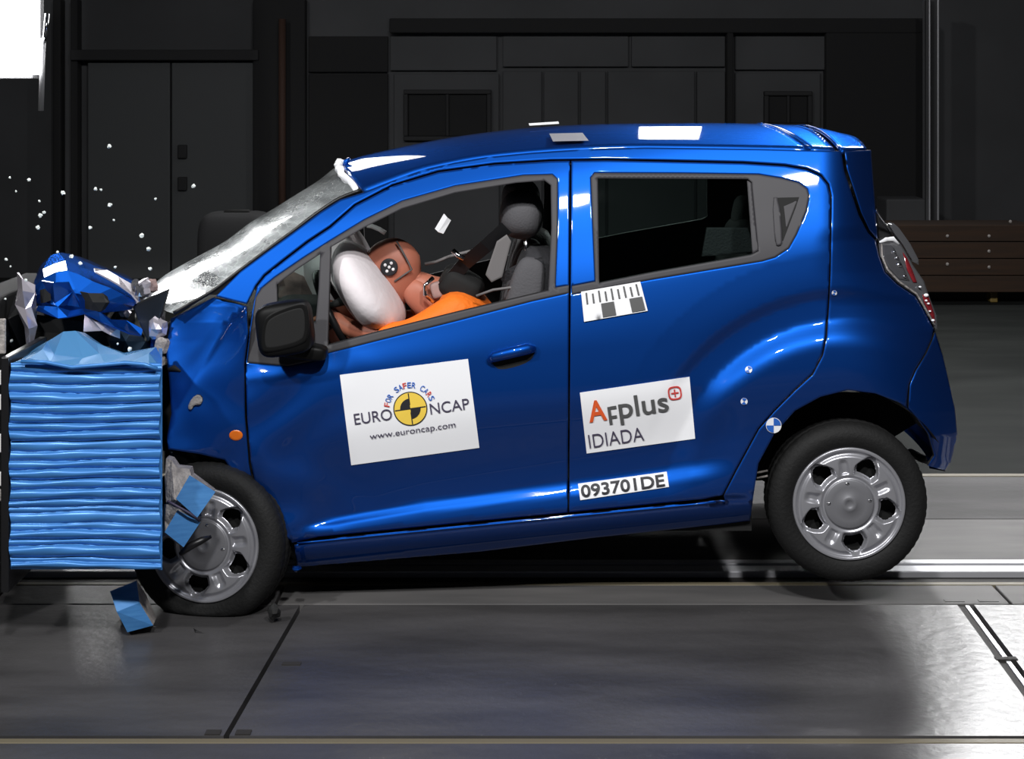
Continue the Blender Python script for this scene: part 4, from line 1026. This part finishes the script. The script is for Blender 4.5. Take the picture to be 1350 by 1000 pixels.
# ------------------------------------------------------------------ deformable barrier
BRR = empty('crash_barrier', P(110, 800, 0)); tag(BRR, 'crushed blue ribbed honeycomb barrier at the left, under the bonnet', 'barrier')
def bad(o): return adopt(BRR, o)
BY = -.36
lines = [480, 491, 505, 517, 531, 544, 556, 567, 580, 593, 606, 617, 631, 644, 658, 668, 675, 690, 699, 711, 719, 735, 741, 750]
def rib(py, px):
    s = py + 1.5 * math.sin(px * .021 + py * .017) + .7 * math.sin(px * .06 + py * .31)
    for a, b in zip(lines, lines[1:]):
        if a <= s <= b: 
            t = (s - a) / (b - a); return (math.sin(math.pi * t) ** .5) * (.55 + .45 * ((a * 7) % 5) / 4) * min(1, (b - a) / 11)
    return 0
V = []; Fc = []; nx, ny = 64, 260
for j in range(ny + 1):
    py = 478 + (750 - 478) * j / ny
    for i in range(nx + 1):
        px = 13 + (211 - 13) * i / nx + 1.6 * math.sin(py * .12) * (1 if i in (0, nx) else .5)
        V.append(P(px, py, BY - .024 * rib(py, px) + .004 * fnoise(px * 2, py * 2)))
for j in range(ny):
    for i in range(nx): a = j * (nx + 1) + i; Fc.append((a, a + nx + 1, a + nx + 2, a + 1))
o = bad(raw('ribbed_skin', V, Fc, 'barrier_blue', None, True)); 
if o.data.polygons[0].normal.y > 0: o.data.flip_normals()
def crushed(name, x0, x1, r0, r1, ya, yb, m):          # block whose right face leans back, pushed in by the car
    V = [P(x, r, y) for y in (ya, yb) for r in (r0, r1) for x in (x0, x1)]
    for v, ref in zip(V[4:], V[:4]): v.z = ref.z
    return fix_normals(raw(name, V, [(0, 1, 3, 2), (4, 6, 7, 5), (0, 4, 5, 1), (2, 3, 7, 6), (0, 2, 6, 4), (1, 5, 7, 3)], m))
bad(crushed('honeycomb_core', 14, 209, 492, 749, BY + .004, .04, 'barrier_blue'))
bad(crushed('face_sheet', 209, 214, 486, 751, BY, .04, 'barrier_blue'))
a, b = P(2, 780, BY), P(13, 470, BY)
bad(box('backing_plate', (a.x, BY - .01, a.z), (b.x, .05, b.z), 'black_plastic', None, .004))
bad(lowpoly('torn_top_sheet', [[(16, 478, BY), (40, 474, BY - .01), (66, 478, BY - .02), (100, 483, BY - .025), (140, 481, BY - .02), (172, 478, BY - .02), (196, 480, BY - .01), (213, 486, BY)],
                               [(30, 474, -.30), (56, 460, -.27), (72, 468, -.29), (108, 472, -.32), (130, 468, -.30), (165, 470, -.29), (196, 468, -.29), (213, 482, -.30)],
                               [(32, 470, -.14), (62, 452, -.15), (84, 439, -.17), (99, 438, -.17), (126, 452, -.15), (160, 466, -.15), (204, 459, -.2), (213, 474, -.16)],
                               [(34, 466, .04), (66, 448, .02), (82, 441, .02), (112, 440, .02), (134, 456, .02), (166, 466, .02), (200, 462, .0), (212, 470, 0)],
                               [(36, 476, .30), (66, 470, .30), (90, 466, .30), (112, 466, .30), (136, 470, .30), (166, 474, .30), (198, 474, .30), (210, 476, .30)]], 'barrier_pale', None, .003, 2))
bad(tube('folded_lip', [P(x, y, BY - .03) for x, y in ((28, 476), (60, 477), (95, 484), (130, 481), (165, 478), (190, 480), (207, 486))], .007, 'barrier_blue', None, 8))
FB = empty('barrier_foundation', P(-30, 800, -.1)); tag(FB, 'dark barrier block with white marks at the left frame edge', 'block')
a, b = P(-60, 690, .1), P(-8, 400, .1)
adopt(FB, box('block', (a.x, -.30, 0), (b.x, .9, P(0, 395, .1).z), 'wall_dark', None, .01))
for (r0, r1, m) in ((420, 466, 'core_grey'), (488, 507, 'white_card'), (520, 540, 'white_card'), (572, 596, 'white_card'), (622, 640, 'white_card'), (645, 660, 'core_grey')):
    a, b = P(-10, r1, -.31), P(7, r0, -.31); adopt(FB, box('white_mark', (a.x, -.315, a.z), (b.x, -.30, b.z), m, None, .003))

# ------------------------------------------------------------------ loose fragments
def prism3(name, front, y0, dep, m, parent, shift=(0, 0)):
    n = len(front); V = [P(x, y, yy) for (x, y), yy in zip(front, y0)] + [P(x + shift[0], y + shift[1], yy + dep) for (x, y), yy in zip(front, y0)]
    Fc = [tuple(range(n)), tuple(range(2 * n - 1, n - 1, -1))] + [(i, n + i, n + (i + 1) % n, (i + 1) % n) for i in range(n)]
    return fix_normals(raw(name, V, Fc, m, parent))
f1 = empty('honeycomb_fragment', P(240, 686, -.2)); tag(f1, 'upper torn blue honeycomb piece in front of the front wheel', 'fragment', 'torn honeycomb pieces')
adopt(f1, prism3('blue_face', [(250, 626), (284, 648), (260, 682), (232, 657)], (-.24, -.22, -.25, -.27), .012, 'fragment_blue', None))
adopt(f1, prism3('grey_core', [(219, 604), (226, 606), (233, 616), (250, 618), (252, 627), (280, 648), (258, 680), (230, 658), (219, 662), (217, 630)], (-.16, -.16, -.18, -.19, -.22, -.205, -.235, -.25, -.2, -.16), .10, 'core_grey', None, (4, -4)))
f2 = empty('honeycomb_fragment', P(238, 722, -.2)); tag(f2, 'lower torn blue honeycomb piece in front of the front wheel', 'fragment', 'torn honeycomb pieces')
adopt(f2, prism3('blue_face', [(234, 672), (264, 688), (242, 721), (217, 701)], (-.26, -.24, -.26, -.28), .012, 'fragment_blue', None))
adopt(f2, prism3('grey_core', [(219, 664), (236, 670), (262, 687), (240, 719), (218, 702), (217, 684)], (-.2, -.24, -.225, -.245, -.26, -.2), .06, 'core_grey', None, (-3, 0)))
adopt(f2, tube('torn_strip', [P(278, 707, -.2), P(266, 712, -.22), P(250, 720, -.23), P(238, 730, -.22)], [.006, .012, .014, .008], 'black_plastic', None, 8))
adopt(f2, tube('torn_strip', [P(221, 660, -.27), P(232, 666, -.28), P(250, 676, -.275), P(263, 686, -.25)], .004, 'ink_soft', None, 6))
f3 = empty('honeycomb_fragment', P(172, 832, -.2)); tag(f3, 'blue honeycomb cube lying alone on the floor below the barrier', 'fragment', 'torn honeycomb pieces')
V = [P(145, 779, -.22), P(180, 765, -.14), P(184, 794, -.24), P(154, 806, -.27), P(202, 824, -.22), P(168, 833, -.24), P(192, 782, -.10), P(206, 814, -.14)]
adopt(f3, fix_normals(raw('blue_face', V + [P(150, 790, -.05), P(170, 824, -.02)], [(0, 1, 2, 3), (3, 2, 4, 5), (0, 3, 5, 9, 8)], 'fragment_blue', None)))
adopt(f3, fix_normals(raw('grey_core', V + [P(150, 790, -.05), P(170, 824, -.02)], [(1, 6, 7, 4, 2), (0, 8, 6, 1), (8, 9, 7, 6), (5, 4, 7, 9)], 'core_grey', None)))
s1 = lowpoly('plastic_shard', [[(252, 826, -.12), (262, 831, -.13), (280, 833, -.14)], [(258, 832, -.2), (272, 837, -.21), (297, 841, -.22)]], 'black_plastic', None, 0, 3); tag(s1, 'curved black plastic shard on the floor before the front wheel', 'shard')
s2 = chunk('rubber_scrap', P(361, 806, -.1), (.024, .024, .03), 'black', None, 50); tag(s2, 'small black rubber scrap beside the flat front tyre', 'scrap')
s3 = lowpoly('paper_scrap', [[(586, 282, .22), (590, 287, .19), (594, 290, .20)], [(574, 302, .20), (578, 306, .17), (584, 308, .18)]], 'white_card', None, 0, 3); tag(s3, 'white scrap flying inside the cabin behind the dummy', 'scrap')
s4 = chunk('metal_scrap', P(391, 749, .0), (.018, .02, .012), 'paint', None, 52); tag(s4, 'small blue scrap flying under the door behind the front wheel', 'scrap')
spots = [(13, 234), (38, 237), (52, 265), (83, 254), (53, 284), (50, 300), (126, 249), (133, 250), (150, 290), (205, 262), (144, 193), (255, 245), (8, 342), (14, 351), (76, 332), (94, 338), (106, 347), (152, 352), (198, 354), (196, 328), (34, 369), (7, 394), (15, 449), (155, 453), (171, 460), (145, 270), (58, 280), (21, 252), (187, 310), (119, 300)]
for i, (x, y) in enumerate(spots):
    r_ = random.Random(100 + i); k_ = r_.uniform(.004, .009)
    o = chunk('glass_crumb', P(x, y, r_.uniform(-.15, .35)), (k_, k_, k_), 'shard_white', None, 200 + i)
    tag(o, 'tiny pale glass crumb flying above the crushed bonnet', 'glass crumb', 'flying glass crumbs')
